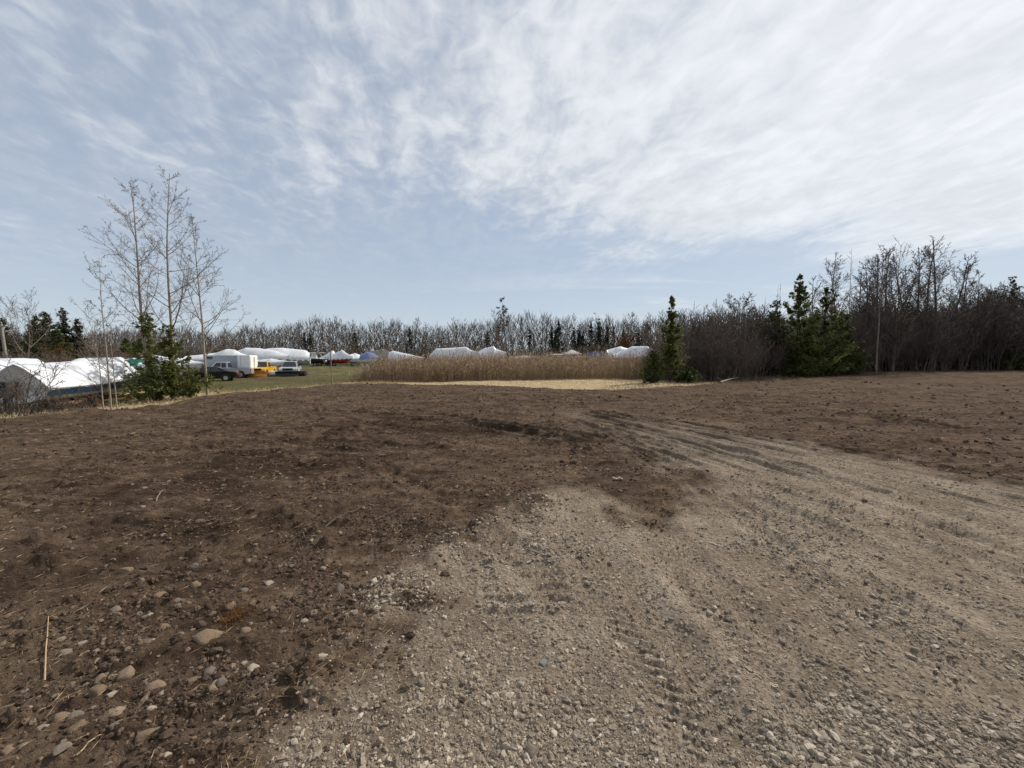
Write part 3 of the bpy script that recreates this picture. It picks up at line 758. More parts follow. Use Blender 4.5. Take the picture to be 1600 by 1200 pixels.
# unremarkable stones, alike in the picture
for k in range(150):
    while True:
        px = RND.uniform(0, 1600); py = RND.uniform(690, 1190)
        X, Y = flat(px, py)
        g = masks(np.array([X]), np.array([Y]))[3][0]
        if (g < .15 and RND.random() < .8) or (g > .85 and RND.random() < .5): break
    soil = g < .5
    size = RND.uniform(5.5, 10) * (1 + .35 * (py - 690) / 500)
    if soil:
        rock(px, py, size, size * .65, RND.choice(['rock_tan', 'rock_grey', 'rock_grey']), 'small scattered stone pressed into the brown soil', 900 + k, .6, group='small stones in the brown soil')
    else:
        rock(px, py, size * .9, size * .6, RND.choice(['rock_grey', 'rock_grey', 'rock_pale']), 'small scattered stone lying loose on the grey gravel', 900 + k, .6, group='small stones on the gravel')

# ------------------------------------------------------------------ vegetation
class Segs:
    def __init__(s): s.a = []; s.b = []; s.ra = []; s.rb = []
    def add(s, p, q, r0, r1): s.a.append(tuple(p)); s.b.append(tuple(q)); s.ra.append(r0); s.rb.append(r1)
    def mesh(s, name, sides=3):
        a = np.array(s.a); b = np.array(s.b); ra = np.array(s.ra); rb = np.array(s.rb)
        d = b - a; L = np.linalg.norm(d, axis=1, keepdims=True) + 1e-9; d = d / L
        ref = np.where(np.abs(d[:, 2:3]) > .9, np.array([[1., 0, 0]]), np.array([[0, 0, 1.]]))
        u = np.cross(d, ref); u /= np.linalg.norm(u, axis=1, keepdims=True) + 1e-9
        w = np.cross(d, u); n = len(a); V = np.zeros((n, 2 * sides, 3))
        for k in range(sides):
            t = 2 * math.pi * k / sides
            o = math.cos(t) * u + math.sin(t) * w
            V[:, k] = a + o * ra[:, None]; V[:, sides + k] = b + o * rb[:, None]
        base = (np.arange(n) * 2 * sides)[:, None]
        Q = np.concatenate([base + np.array([[k, (k + 1) % sides, sides + (k + 1) % sides, sides + k]]) for k in range(sides)])
        return mk_mesh(name, V.reshape(-1, 3), Q, smooth=True)

def leaf_mesh(name, p, d, length, width, rs, fold=.0):
    """narrow diamond leaves: base p, direction d"""
    p = np.asarray(p, float); d = np.asarray(d, float); d /= np.linalg.norm(d, axis=1, keepdims=True) + 1e-9
    rnd = rs.normal(size=p.shape); w = np.cross(d, rnd); w /= np.linalg.norm(w, axis=1, keepdims=True) + 1e-9
    L = np.asarray(length)[:, None] if np.ndim(length) else length
    W = np.asarray(width)[:, None] if np.ndim(width) else width
    mid = p + d * L * .45
    nrm = np.cross(d, w)
    V = np.stack([p, mid + w * W + nrm * fold * W, p + d * L, mid - w * W + nrm * fold * W], 1).reshape(-1, 3)
    return mk_mesh(name, V, np.arange(len(V)).reshape(-1, 4))

def grow(sg, tips, rs, p, d, length, r, level, maxlev, P, twig=None):
    """one branch; spawns its own side branches"""
    n = max(2, int(P['nseg'][level])); step = length / n; p = Vector(p); d = Vector(d).normalized()
    tgt = sg if (twig is None or level <= P.get('trunk_levels', 0)) else twig
    pts = []
    rmin = P['rmin']
    for i in range(n):
        j = P['wob'][level]
        d = (d + Vector((rs.normal(0, j), rs.normal(0, j), rs.normal(0, j) + P['up'][level]))).normalized()
        q = p + d * step
        r0 = max(rmin, r * (1 - .85 * i / n)); r1 = max(rmin * .8, r * (1 - .85 * (i + 1) / n))
        tgt.add(p, q, r0, r1); pts.append((q.copy(), d.copy(), r1, (i + 1) / n)); p = q
    if level < maxlev:
        k = P['kids'][level]; k = int(k * rs.uniform(.8, 1.25)) + (rs.random() < .5)
        ga = rs.uniform(0, 6.28)
        for c in range(k):
            t = P['start'][level] + (.96 - P['start'][level]) * ((c + rs.uniform(.1, .9)) / k)
            i = min(n - 1, max(0, int(t * n))); q, dd, rr, tt = pts[i]
            q = q - dd * step * rs.random()
            ga += 2.4 + rs.normal(0, .5)
            a = Vector((math.cos(ga), math.sin(ga), 0)); a = (a - dd * a.dot(dd)).normalized() if abs(dd.z) < .999 else a
            an = math.radians(P['ang'][level] + rs.normal(0, 8))
            nd = dd * math.cos(an) + a * math.sin(an)
            prof = P['prof'](tt) if level == 0 else (1.05 - .6 * tt)
            ln = length * P['ratio'][level] * prof * rs.uniform(.7, 1.2)
            grow(sg, tips, rs, q, nd, ln, max(rmin, min(rr * .75, ln * P['thick'])), level + 1, maxlev, P, twig)
    else:
        for q, dd, rr, tt in pts: tips.append((q, dd))

ASPEN = dict(nseg=(14, 7, 4, 3), wob=(.013, .06, .1, .12), up=(.02, .085, .06, .05), kids=(24, 9, 5), start=(.24, .12, .1), ang=(54, 42, 45), ratio=(.37, .40, .42),
             prof=lambda t: (1.12 - t) ** .75 * min(1, .55 + t * 1.5), thick=.009, rmin=.0058, trunk_levels=0)
SPREAD = dict(nseg=(7, 8, 5, 3), wob=(.05, .07, .1, .14), up=(.02, .05, .04, .03), kids=(9, 10, 7), start=(.3, .22, .12), ang=(36, 36, 42), ratio=(.85, .46, .42),
              prof=lambda t: 1.1 - .35 * t, thick=.014, rmin=.010, trunk_levels=1)
FARTREE = dict(nseg=(8, 5, 3, 2), wob=(.035, .07, .12, .15), up=(.02, .07, .06, .04), kids=(15, 6, 3), start=(.22, .15, .1), ang=(40, 40, 45), ratio=(.34, .42, .5),
               prof=lambda t: (1.1 - t) ** .6 * min(1, .6 + t), thick=.012, rmin=.018, trunk_levels=0)
BRUSH = dict(nseg=(6, 4, 3), wob=(.07, .11, .15), up=(.035, .05, .04), kids=(8, 5), start=(.2, .15), ang=(34, 40), ratio=(.46, .5), prof=lambda t: 1.15 - .7 * t, thick=.010, rmin=.007, trunk_levels=0)

def tree_meshes(seed, H, r, P, maxlev, lean=(0, 0), buds=0, bud_size=.03):
    rs = np.random.default_rng(seed); sg, tw, tips = Segs(), Segs(), []
    grow(sg, tips, rs, (0, 0, -.15), (lean[0], lean[1], 1), H + .15, r, 0, maxlev, P, tw)
    tm = sg.mesh('trunk', 7); cm = tw.mesh('crown', 3); bmsh = None
    if buds and tips:
        idx = rs.integers(0, len(tips), buds)
        p = np.array([tips[i][0] for i in idx]) + rs.normal(0, .02, (buds, 3)); d = np.array([tips[i][1] for i in idx]) + rs.normal(0, .6, (buds, 3))
        bmsh = leaf_mesh('buds', p, d, rs.uniform(.6, 1.4, buds) * bud_size * 2, bud_size * .5, rs)
    return tm, cm, bmsh
def brush_meshes(seed, H, stems, spread, P=BRUSH, maxlev=2, r=.02, split=False):
    rs = np.random.default_rng(seed); sg, tw, tips = Segs(), Segs(), []; single = []
    for k in range(stems):
        if split: sg = Segs(); single.append(sg)
        a = rs.uniform(0, 6.28); l = rs.uniform(.05, .55) * spread / H
        grow(sg, tips, rs, (rs.normal(0, .12 * spread), rs.normal(0, .12 * spread), -.08), (math.cos(a) * l, math.sin(a) * l, 1), H * rs.uniform(.55, 1.0), r * rs.uniform(.7, 1.2), 0, maxlev, P, tw)
    if split: return [g_.mesh('stem', 5) for g_ in single] + [tw.mesh('twigs', 3)]
    return sg.mesh('stems', 4), tw.mesh('twigs', 3)

def cedar_meshes(seed, H, W, n, rag=.3, bare=.08, leaf=.15, power=.8, tufts=8, droop=.22):
    rs = np.random.default_rng(seed)
    tr = Segs(); k = 9
    for i in range(k):
        tr.add((0, 0, -.1 + (H * .97 + .1) * i / k), (0, 0, -.1 + (H * .97 + .1) * (i + 1) / k), .013 * H * (1 - i / k) + .01, .013 * H * (1 - (i + 1) / k) + .008)
    t = rs.random(n * 3); t = t[rs.random(n * 3) < (1 - t * .82)][:n]; m = len(t)
    a = rs.uniform(0, 2 * np.pi, m)
    # whorls of boughs: group sprays into boughs so that gaps stay open between them
    nb = int(36 + H * 15)
    bt = np.sort(rs.random(nb) ** .9); ba = np.arange(nb) * 2.4 + rs.normal(0, .4, nb); bl = rs.uniform(1 - rag * 1.6, 1 + rag, nb)
    bw = np.clip(1.02 - bt, .02, 1) ** .85 + .03; bi = rs.choice(nb, m, p=bw / bw.sum())
    f = np.sqrt(rs.random(m)) * .82 + .18
    tt = bare + (1 - bare) * bt[bi]
    R = W * np.clip(1.02 - tt, 0.02, 1) ** power * np.minimum(1, .55 + tt * 3) * bl[bi]
    sprd = .11 * (1 - tt) + .02
    ang = ba[bi] + rs.normal(0, .19, m) * f
    rad = R * f + rs.normal(0, .03, m)
    z = H * tt + (-droop * np.sin(f * 3.1) + .22 * f * f) * R * .9 + rs.normal(0, sprd, m) * .9
    p = np.stack([rad * np.cos(ang), rad * np.sin(ang), z], 1)
    out = np.stack([np.cos(ang), np.sin(ang), np.full(m, .25)], 1)
    P_ = np.repeat(p, tufts, 0) + rs.normal(0, leaf * .35, (m * tufts, 3)) * np.repeat(np.clip(1.25 - tt, .35, 1), tufts)[:, None]
    D_ = np.repeat(out, tufts, 0) + rs.normal(0, .75, (m * tufts, 3))
    L_ = rs.uniform(.6, 1.3, m * tufts) * leaf
    cm = leaf_mesh('crown', P_, D_, L_, L_ * .26, rs, .3)
    for i in range(0, nb, 2):
        tb = bare + (1 - bare) * bt[i]; RR = W * max(.02, 1.02 - tb) ** power * min(1, .55 + tb * 3) * bl[i]
        tr.add((0, 0, H * tb), (RR * .8 * math.cos(ba[i]), RR * .8 * math.sin(ba[i]), H * tb + .05 * RR), .012 + .003 * (1 - tb) * H * .5, .006)
    return tr.mesh('trunk', 5), cm

def plant_tree(name, label, cat, loc, meshes, mats, rotz=0, group=None, parts=('trunk', 'crown', 'buds'), scale=1.0, sz=None):
    t = thing(name, label, cat, loc, rotz, group)
    t.scale = (scale, scale, sz or scale)
    for me, mt, pn in zip(meshes, mats, parts):
        if me is None: continue
        link(pn, me, mt, t)
    return t

def H_at(px, Ytop, Y):                 # height of a thing at depth Y whose top is at image row Ytop
    return row_z(Ytop, Y) - gz1(col_x(px, Y), Y)

# --- poplars and cedars on the left verge
def left_trees():
    Y = 21.5
    plant_tree('poplar_tree', 'tall bare poplar with pale forked trunk, left of the tallest one', 'tree', gpos(233, Y), tree_meshes(3, H_at(233, 288, Y), .085, ASPEN, 3, (-.07, 0), 1900, .017), (M['bark_pale'], M['twig_pale'], M['bud']), 1.0)
    plant_tree('poplar_tree', 'tallest bare poplar, straight trunk rising behind the bushy cedar', 'tree', gpos(272, Y + .6), tree_meshes(8, H_at(270, 272, Y + .6), .09, ASPEN, 3, (-.02, .02), 1900, .017), (M['bark_pale'], M['twig_pale'], M['bud']), 2.2)
    plant_tree('poplar_tree', 'slender pale-barked poplar standing right of the bushy cedar', 'tree', gpos(323, 20.6), tree_meshes(14, H_at(323, 338, 20.6), .066, ASPEN, 3, (.005, 0), 1300, .016), (M['bark_pale'], M['twig_pale'], M['bud']), .4)
    SAP = dict(ASPEN); SAP.update(kids=(13, 4, 2), rmin=.006, ratio=(.33, .36, .4))
    plant_tree('sapling', 'tall thin bare sapling in front of the wrapped boat bow', 'sapling', gpos(172, 15.0), tree_meshes(21, H_at(172, 402, 15.0), .032, SAP, 2, (-.03, 0), 500, .024), (M['bark_pale'], M['twig_pale'], M['bud']), 1.2)
    plant_tree('sapling', 'shorter thin sapling close beside the tall thin one', 'sapling', gpos(180, 15.1), tree_meshes(22, H_at(180, 500, 15.1), .022, SAP, 2, (.02, 0), 160, .02), (M['bark_pale'], M['twig_pale'], M['bud']), 2)
    plant_tree('sapling', 'short reddish sapling left of the thin pair', 'sapling', gpos(160, 14.7), tree_meshes(23, H_at(160, 530, 14.7), .028, dict(SAP, start=(.2, .1, .1)), 2, (-.05, 0)), (M['bark_pale'], M['twig_brown']), 0)
    plant_tree('cedar_tree', 'narrow green cedar wrapped round the forked poplar trunk', 'tree', gpos(236, 20.7), cedar_meshes(31, H_at(236, 488, 20.7), .85, 620, .9, .08, .125, .5), (M['bark_dark'], M['cedar']), 0)
    plant_tree('cedar_tree', 'bushy green cedar at the foot of the tallest poplar', 'tree', gpos(268, 20.2), cedar_meshes(32, H_at(268, 508, 20.2), 1.0, 820, .9, .05, .125, .7), (M['bark_dark'], M['cedar']), 1)
    plant_tree('cedar_bush', 'low spreading cedar bush at the left front of the cedar clump', 'bush', gpos(243, 19.4), cedar_meshes(33, H_at(243, 575, 19.4), .95, 380, .9, .03, .12, .45), (M['bark_dark'], M['cedar_dark']), 2)
    plant_tree('cedar_bush', 'low cedar bush at the right front of the cedar clump', 'bush', gpos(296, 19.8), cedar_meshes(34, H_at(296, 570, 19.8), .75, 300, .9, .03, .12, .45), (M['bark_dark'], M['cedar']), 3)
    # bare brush on the verge
    b1 = brush_meshes(41, 2.3, 6, 2.4, r=.020, split=True); b2 = brush_meshes(42, 1.5, 7, 1.6, r=.010, split=True); b3 = brush_meshes(43, 1.0, 7, 1.3, r=.006, split=True)
    for px, Y, ms, sc, lab in ((38, 12.6, b1, 1.0, 'dark bare shrub with crooked stems in front of the leftmost boats'), (5, 12.2, b1, .85, 'dark bare shrub cut by the left edge of the picture'),
                               (98, 13.3, b2, .85, 'dense dark twiggy shrub before the stern of the navy-striped boat'), (66, 12.9, b2, .8, 'thin bare shrub right of the crooked dark shrub'),
                               (130, 14.2, b3, 1.0, 'low wispy shrub under the navy-striped boat'), (16, 12.9, b3, 1.2, 'low tangled shrub at the foot of the leftmost shrubs'), (84, 12.7, b3, .8, 'low twiggy shrub on the straw bank before the boats')):
        plant_tree('bare_shrub', lab, 'shrub', gpos(px, Y), ms, (M['twig_dark'],) * len(ms), px * .7, 'bare shrubs on the left verge', ('stem',) * (len(ms) - 1) + ('twigs',), sc)
    TH = dict(ASPEN); TH.update(kids=(10, 3, 2), rmin=.011, ratio=(.3, .36, .4), start=(.45, .2, .1))
    plant_tree('young_tree', 'thin young bare tree alone at the left end of the reeds', 'tree', gpos(519, 26.5), tree_meshes(51, H_at(519, 500, 26.5), .045, TH, 2, (-.02, 0)), (M['bark_grey'], M['twig_grey']), 0)
left_trees()

# --- far treeline
def far_woods():
    var = []
    for k in range(9):
        P = dict(FARTREE); P['ratio'] = (.30 + .05 * (k % 3), .42, .5)
        P['rmin'] = .024; var.append(tree_meshes(60 + k, 12.0, .12 + .02 * (k % 3), P, 3))
    spr = [cedar_meshes(80 + k, 10.0, 1.9 + .35 * k, 700, .6, .05, .32, 1.15, 4) for k in range(4)]
    und = [brush_meshes(90 + k, 4.2, 14, 4.0, dict(BRUSH, rmin=.018), 2, .03) for k in range(4)]
    rs = random.Random(5)
    L1 = 'bare grey tree in the far treeline behind the boat yard'; G1 = 'bare trees of the far treeline'
    L2 = 'dark pointed spruce in the far treeline behind the boat yard'; G2 = 'spruces of the far treeline'
    top = [(-60,505),(0,515),(150,520),(330,516),(380,508),(470,503),(560,506),(660,502),(740,506),(800,492),(860,497),(940,495),(1000,492),(1060,490),(1130,488),(1250,490),(1400,480),(1650,480)]
    def top_row(px):
        for (a, ra), (b, rb) in zip(top, top[1:]):
            if a <= px <= b: return ra + (rb - ra) * (px - a) / (b - a) - 4
        return 501
    px = -55.0
    while px < 1340:
        Y = rs.uniform(108, 122) if px < 1020 else rs.uniform(75, 92)
        if px < 160: Y = rs.uniform(62, 74)
        h = H_at(px, top_row(px) + rs.uniform(-7, 16) + 4 * math.sin(px * .021) + 3 * math.sin(px * .057), Y); v = rs.randrange(9)
        sc = h / 12.0
        plant_tree('far_tree', L1, 'tree', gpos(px, Y, .1), var[v][:2], (M['bark_grey'], M['twig_far']), rs.uniform(0, 6), G1, ('trunk', 'crown'), sc * rs.uniform(.95, 1.2), sc)
        px += rs.uniform(6.5, 11.0)
    sp_px = [(478,520),(487,516),(556,512),(637,512),(862,502),(878,497),(893,506),(900,504),(912,508),(921,497),(936,500),(947,505),(955,503),(975,507),(990,504),(1012,500),(830,507),(760,514),(868,512),(906,514),(930,510),(1003,512),(1090,500)]
    for i, (px, py) in enumerate(sp_px):
        py += rs.uniform(-3, 9); px += rs.uniform(-6, 6)
        Y = rs.uniform(109, 122); h = H_at(px, py, Y)
        plant_tree('spruce_tree', L2, 'tree', gpos(px, Y, .1), spr[i % 4], (M['bark_dark'], M['spruce']), rs.uniform(0, 6), G2, ('trunk', 'crown'), h / 10 * .9, h / 10)
    # the wood behind reads as one mass
    sg = Segs(); r2 = np.random.default_rng(17)
    for k in range(640):
        px = r2.uniform(-700, 2000); Y = r2.uniform(122, 165) if px < 1000 else r2.uniform(92, 150)
        x = col_x(px, Y); z0 = .3; h = max(5, (row_z(top_row(px) + 5, Y) - z0) * r2.uniform(.85, 1.05))
        p = Vector((x, Y, z0 - .2)); d = Vector((r2.normal(0, .04), r2.normal(0, .04), 1)).normalized(); n = 4
        for i in range(n):
            q = p + d * h / n; sg.add(p, q, .12 * (1 - i / n) + .02, .12 * (1 - (i + 1) / n) + .02); p = q
    for k in range(46000):
        px = r2.uniform(-500, 1760); Y = r2.uniform(116, 150) if px < 1000 else r2.uniform(90, 135)
        h = row_z(top_row(px) + 6 + 5 * math.sin(px * .021) + 4 * math.sin(px * .057 + 1) + 3 * math.sin(px * .19), Y) - .3
        t = r2.random() ** 1.25 * (.97 + .1 * math.sin(px * .33) * math.sin(px * .117)); e = Vector((col_x(px, Y), Y, .2 + h * t * .93)); L = r2.uniform(1.0, 2.8)
        sg.add(e, e + Vector((r2.normal(0, .4) * L, r2.normal(0, .35) * L, L)), .105 - .045 * t, .025)
    tag(link('woods', sg.mesh('woods', 3), M['twig_far']), 'deep mass of leafless woods behind the far treeline', 'woods', kind='stuff')
    # undergrowth under the treeline
    px = -40.0
    while px < 1020:
        Y = rs.uniform(100, 106) if px > 150 else rs.uniform(52, 58)
        plant_tree('undergrowth_bush', 'leafless brown bush under the far treeline', 'bush', gpos(px, Y, .1), und[rs.randrange(4)], (M['twig_brown'], M['twig_brown']), rs.uniform(0, 6), 'bushes under the far treeline', ('stems', 'twigs'), rs.uniform(1.0, 1.5) * (1 if px > 150 else .7))
        px += rs.uniform(12, 20)
    tall = tree_meshes(58, 12, .16, dict(FARTREE, ratio=(.26, .42, .5), start=(.45, .15, .1)), 3, buds=900, bud_size=.12)
    h = H_at(791, 470, 104)
    plant_tree('far_tree', 'single tall tree with a narrow twiggy crown above the far treeline', 'tree', gpos(791, 104), tall, (M['bark_grey'], M['twig_grey'], M['bud']), 0, scale=h / 12)
    rb = brush_meshes(97, 4.5, 18, 3.6, dict(BRUSH, rmin=.03), 2, .04)
    h = H_at(975, 519, 98)
    plant_tree('rusty_bush', 'rusty orange leafless bush right of the blue box trailer', 'bush', gpos(974, 98), rb, (M['larch'], M['larch']), 0, parts=('stems', 'twigs'), scale=h / 4.5)
    h = H_at(95, 538, 46)
    plant_tree('rusty_bush', 'rusty orange bush behind the navy-striped wrapped boat', 'bush', gpos(95, 46), rb, (M['larch'], M['larch']), 1.5, parts=('stems', 'twigs'), scale=h / 4.5, sz=h / 4.5)
    # evergreens and bare trees at the far left
    for i, (px, py, Y, W, lab, mt) in enumerate(((78, 487, 50, 2.2, 'broad dark evergreen behind the leftmost boats, tallest of its clump', 'cedar_dark'), (106, 482, 51, 1.5, 'pointed spruce with open top right of the broad evergreen', 'spruce'),
            (127, 497, 52, 1.2, 'smaller dark spruce at the right end of the left evergreen clump', 'spruce'), (62, 494, 49, 1.6, 'rounded evergreen at the left of the broad one', 'cedar_dark'), (10, 498, 54, 3.0, 'wide dark pine at the left edge behind the utility pole', 'spruce'),
            (222, 530, 60, 1.6, 'green cedar behind the boats left of the forked poplar', 'cedar'), (200, 528, 62, 1.4, 'olive cedar behind the brown roof', 'cedar'), (94, 515, 47, 1.6, 'dark evergreen just right of the rusty bush', 'cedar_dark'))):
        plant_tree('evergreen_tree', lab, 'tree', gpos(px, Y), cedar_meshes(110 + i, H_at(px, py, Y), W * 1.1, 1300, .7, .05, .24, .9, 5), (M['bark_dark'], M[mt]), i)
    sp2 = tree_meshes(120, 8, .15, dict(SPREAD, rmin=.016), 3)
    for px, py, Y, lab in ((42, 466, 44, 'spreading bare tree above the evergreens at the far left'), (158, 482, 46, 'dark bare tree with upswept limbs left of the forked poplar'), (18, 474, 48, 'bare tree with fine twigs at the left edge')):
        plant_tree('bare_tree', lab, 'tree', gpos(px, Y), sp2[:2], (M['bark_grey'], M['twig_dark' if px > 100 else 'twig_grey']), px, scale=H_at(px, py, Y) / 12.0)
    for i in range(16):
        px = rs.uniform(-20, 225); Y = rs.uniform(38, 46)
        plant_tree('undergrowth_bush', 'leafless brown scrub bush behind the leftmost boats', 'bush', gpos(px, Y), und[i % 4], (M['twig_brown'], M['twig_brown']), i, 'scrub behind the leftmost boats', ('stems', 'twigs'), rs.uniform(.55, .85))
far_woods()

# --- right-hand trees and thicket
def right_trees():
    rs = random.Random(9)
    # cedars
    spec = [(1047,464,27.5,.85,1200,'slim green cedar standing forward at the left end of the right-hand trees','cedar',.85,1.05),
            (1020,548,26.6,.75,420,'small dark cedar left of the slim green cedar','cedar_dark',.4,.6), (1075,572,26.4,.6,400,'knee-high dark cedar right of the slim green cedar','cedar_dark',.4,.6),
            (1243,430,34,2.6,3300,'tallest broad cedar with a pointed top in the right-hand clump','cedar',.6,1.0), (1284,448,34.5,2.2,2500,'broad dark cedar right of the tallest pointed one','cedar_dark',.55,.8),
            (1207,470,33.5,1.7,1500,'rounded dark cedar on the left flank of the tall cedar clump','cedar_dark',.35,.6), (1316,490,36,1.6,2200,'dark cedar on the right flank of the tall cedar clump','cedar_dark',.35,.6),
            (1262,520,32.6,1.5,1200,'loose grey-green cedar sapling in front of the tall clump','cedar',.6,.7), (1185,500,36,1.4,1500,'dark cedar half hidden behind the bare thicket','cedar_dark',.4,.7),
            (1108,492,42,1.7,1500,'dark evergreen top poking out of the bare thicket','cedar_dark',.5,.6), (1408,470,46,2.2,1800,'dark evergreen behind the big spreading tree','spruce',.5,.6),
            (1570,432,46,2.6,2200,'dark evergreen crown over the thicket near the right edge','spruce',.5,.6), (1600,440,47,2.4,2000,'dark evergreen cut by the right edge of the picture','spruce',.5,.6),
            (1582,520,41,1.8,1400,'low dark cedar inside the thicket at the right edge','cedar_dark',.5,.6), (1345,478,44,1.8,1500,'dark pointed evergreen behind the thin dead stems','spruce',.5,.7),
            (1535,452,48,2.0,1500,'dark evergreen left of the crown near the right edge','spruce',.5,.7)]
    for i, (px, py, Y, W, n, lab, mt, rag, pw) in enumerate(spec):
        plant_tree('cedar_tree', lab, 'tree', gpos(px, Y), cedar_meshes(140 + i, H_at(px, py, Y), W, n, rag + .12, .03, .145, pw), (M['bark_dark'], M[mt]), i)
    # bare trees
    big = dict(SPREAD, kids=(10, 12, 8), ratio=(1.05, .46, .42), start=(.30, .15, .1), ang=(33, 36, 42), rmin=.012)
    plant_tree('bare_tree', 'big spreading many-limbed bare tree, tallest on the right', 'tree', gpos(1392, 38), tree_meshes(161, H_at(1392, 368, 38) * .56, .20, big, 3, buds=1200, bud_size=.03), (M['bark_dark'], M['twig_dark'], M['bud']), 0)
    plant_tree('bare_tree', 'bare tree with dense fine crown right of the big spreading tree', 'tree', gpos(1457, 40), tree_meshes(166, H_at(1457, 372, 40), .16, dict(ASPEN, rmin=.011, kids=(26, 11, 6), start=(.38, .1, .1)), 3, (.01, 0), 1500, .03), (M['bark_dark'], M['twig_dark'], M['bud']), 1)
    plant_tree('bare_tree', 'leaning bare tree with limbs reaching right over the thicket', 'tree', gpos(1478, 41), tree_meshes(163, H_at(1500, 420, 41) * .5, .12, dict(SPREAD, rmin=.011), 3, (.22, 0)), (M['bark_dark'], M['twig_dark']), 2)
    plant_tree('bare_tree', 'pale slender bare tree behind the pointed cedar top', 'tree', gpos(1293, 44), tree_meshes(164, H_at(1293, 396, 44), .12, dict(ASPEN, rmin=.011, start=(.5, .15, .1)), 3), (M['bark_pale'], M['twig_grey']), 0)
    plant_tree('bare_tree', 'thin pale pole-like tree with a crooked base right of the cedars', 'tree', gpos(1326, 36), tree_meshes(165, H_at(1322, 388, 36), .055, dict(ASPEN, rmin=.010, kids=(12, 4, 2), ratio=(.16, .36, .4), start=(.5, .15, .1)), 2, (-.05, 0)), (M['bark_pale'], M['twig_grey']), 0)
    plant_tree('bare_tree', 'straight dark dead stem left of the big spreading tree', 'tree', gpos(1345, 39), tree_meshes(167, H_at(1345, 405, 39), .10, dict(ASPEN, rmin=.011, kids=(8, 3, 2), ratio=(.12, .36, .4), start=(.4, .15, .1)), 2), (M['bark_dark'], M['twig_dark']), 0)
    plant_tree('bare_tree', 'pale trunk standing in front of the big spreading tree', 'tree', gpos(1368, 35.5), tree_meshes(168, H_at(1366, 392, 35.5), .07, dict(ASPEN, rmin=.010, start=(.55, .15, .1)), 3, buds=500, bud_size=.03), (M['bark_grey'], M['twig_dark'], M['bud']), 0)
    plant_tree('bare_tree', 'flat-topped bare tree with tufted crown above the bare thicket', 'tree', gpos(1141, 52), tree_meshes(169, H_at(1141, 446, 52) * .72, .13, dict(SPREAD, start=(.62, .3, .15), ang=(40, 40, 42), rmin=.016, ratio=(.42, .5, .45)), 3, buds=900, bud_size=.09), (M['bark_dark'], M['twig_dark'], M['bud']), 0)
    for i, (px, py, Y, lab) in enumerate(((1176, 458, 48, 'dead leaning pole stem left of the tall cedar clump'), (1186, 464, 49, 'second dead pole stem beside the leaning one'), (1205, 446, 50, 'tall thin bare stem just left of the tall cedars'), (1213, 444, 50.5, 'thin bare stem with few twigs touching the tall cedars'),
                                          (1078, 470, 46, 'fine bare tree right of the slim green cedar'), (1092, 478, 47, 'fine short bare tree above the thicket, right of the slim cedar'))):
        plant_tree('bare_tree', lab, 'tree', gpos(px, Y), tree_meshes(175 + i, H_at(px, py, Y), .07, dict(ASPEN, rmin=.013, kids=(9, 3, 2), ratio=(.14 if i < 4 else .3, .36, .4), start=(.4, .15, .1)), 2, (-.03 if i == 0 else 0, 0)), (M['bark_dark'], M['twig_dark']), 0)
    xt = [tree_meshes(210 + k, 9.0, .10, dict(FARTREE, rmin=.013, kids=(20, 8, 4), start=(.35, .12, .1)), 3) for k in range(3)]
    for k, (px, py, Y) in enumerate(((1335,420,47),(1352,412,46),(1412,396,45),(1428,384,44),(1442,392,46),(1478,398,45),(1496,412,46),(1512,428,48),(1380,390,44.5),(1362,400,48),(1270,436,48),(1302,418,49),(1545,448,50),(1100,486,50),(1160,480,52),(1066,492,50))):
        h = H_at(px, py, Y); plant_tree('bare_tree', 'thin grey leafless tree rising out of the right-hand thicket', 'tree', gpos(px, Y), xt[k % 3], (M['bark_dark'], M['twig_dark']), k * 1.3, 'leafless trees rising out of the right-hand thicket', ('trunk', 'crown'), h / 9 * 1.05, h / 9)
    # thicket
    tb = [brush_meshes(190 + k, 4.6, 15, 3.4, dict(BRUSH, rmin=.010, kids=(10, 6)), 2, .03) for k in range(6)]
    def row(px):
        pts = [(1000,540),(1040,510),(1080,498),(1130,490),(1180,492),(1230,510),(1320,480),(1380,470),(1450,470),(1500,462),(1560,458),(1660,450)]
        for (a, ra), (b, rb) in zip(pts, pts[1:]):
            if a <= px <= b: return ra + (rb - ra) * (px - a) / (b - a)
        return 470
    def front(px):
        pts = [(1000,31),(1060,29.5),(1110,28.5),(1180,31),(1250,36),(1340,38),(1450,40),(1560,41),(1680,43)]
        for (a, ra), (b, rb) in zip(pts, pts[1:]):
            if a <= px <= b: return ra + (rb - ra) * (px - a) / (b - a)
        return 43
    n = 0
    for lane, (dy, step, add) in enumerate(((0, 17, 22), (2.2, 15, 8), (5, 14, 0), (9, 16, -2))):
        px = 1012 + lane * 6
        while px < 1660:
            Y = front(px) + dy + rs.uniform(-.6, .8)
            h = H_at(px, row(px) + add + rs.uniform(-14, 24), Y)
            if h > .8:
                near = lane == 0
                plant_tree('thicket_bush', 'dense dark leafless bush in the right-hand thicket', 'bush', gpos(px, Y), tb[n % 6], (M[('twig_dark', 'twig_brown', 'twig_dark', 'twig_grey', 'twig_dark')[n * 7 % 5]],) * 2, rs.uniform(0, 6), 'leafless bushes of the right-hand thicket', ('stems', 'twigs'), h / 4.6 * rs.uniform(.8, 1.0), h / 4.6)
            px += step * rs.uniform(.8, 1.25); n += 1
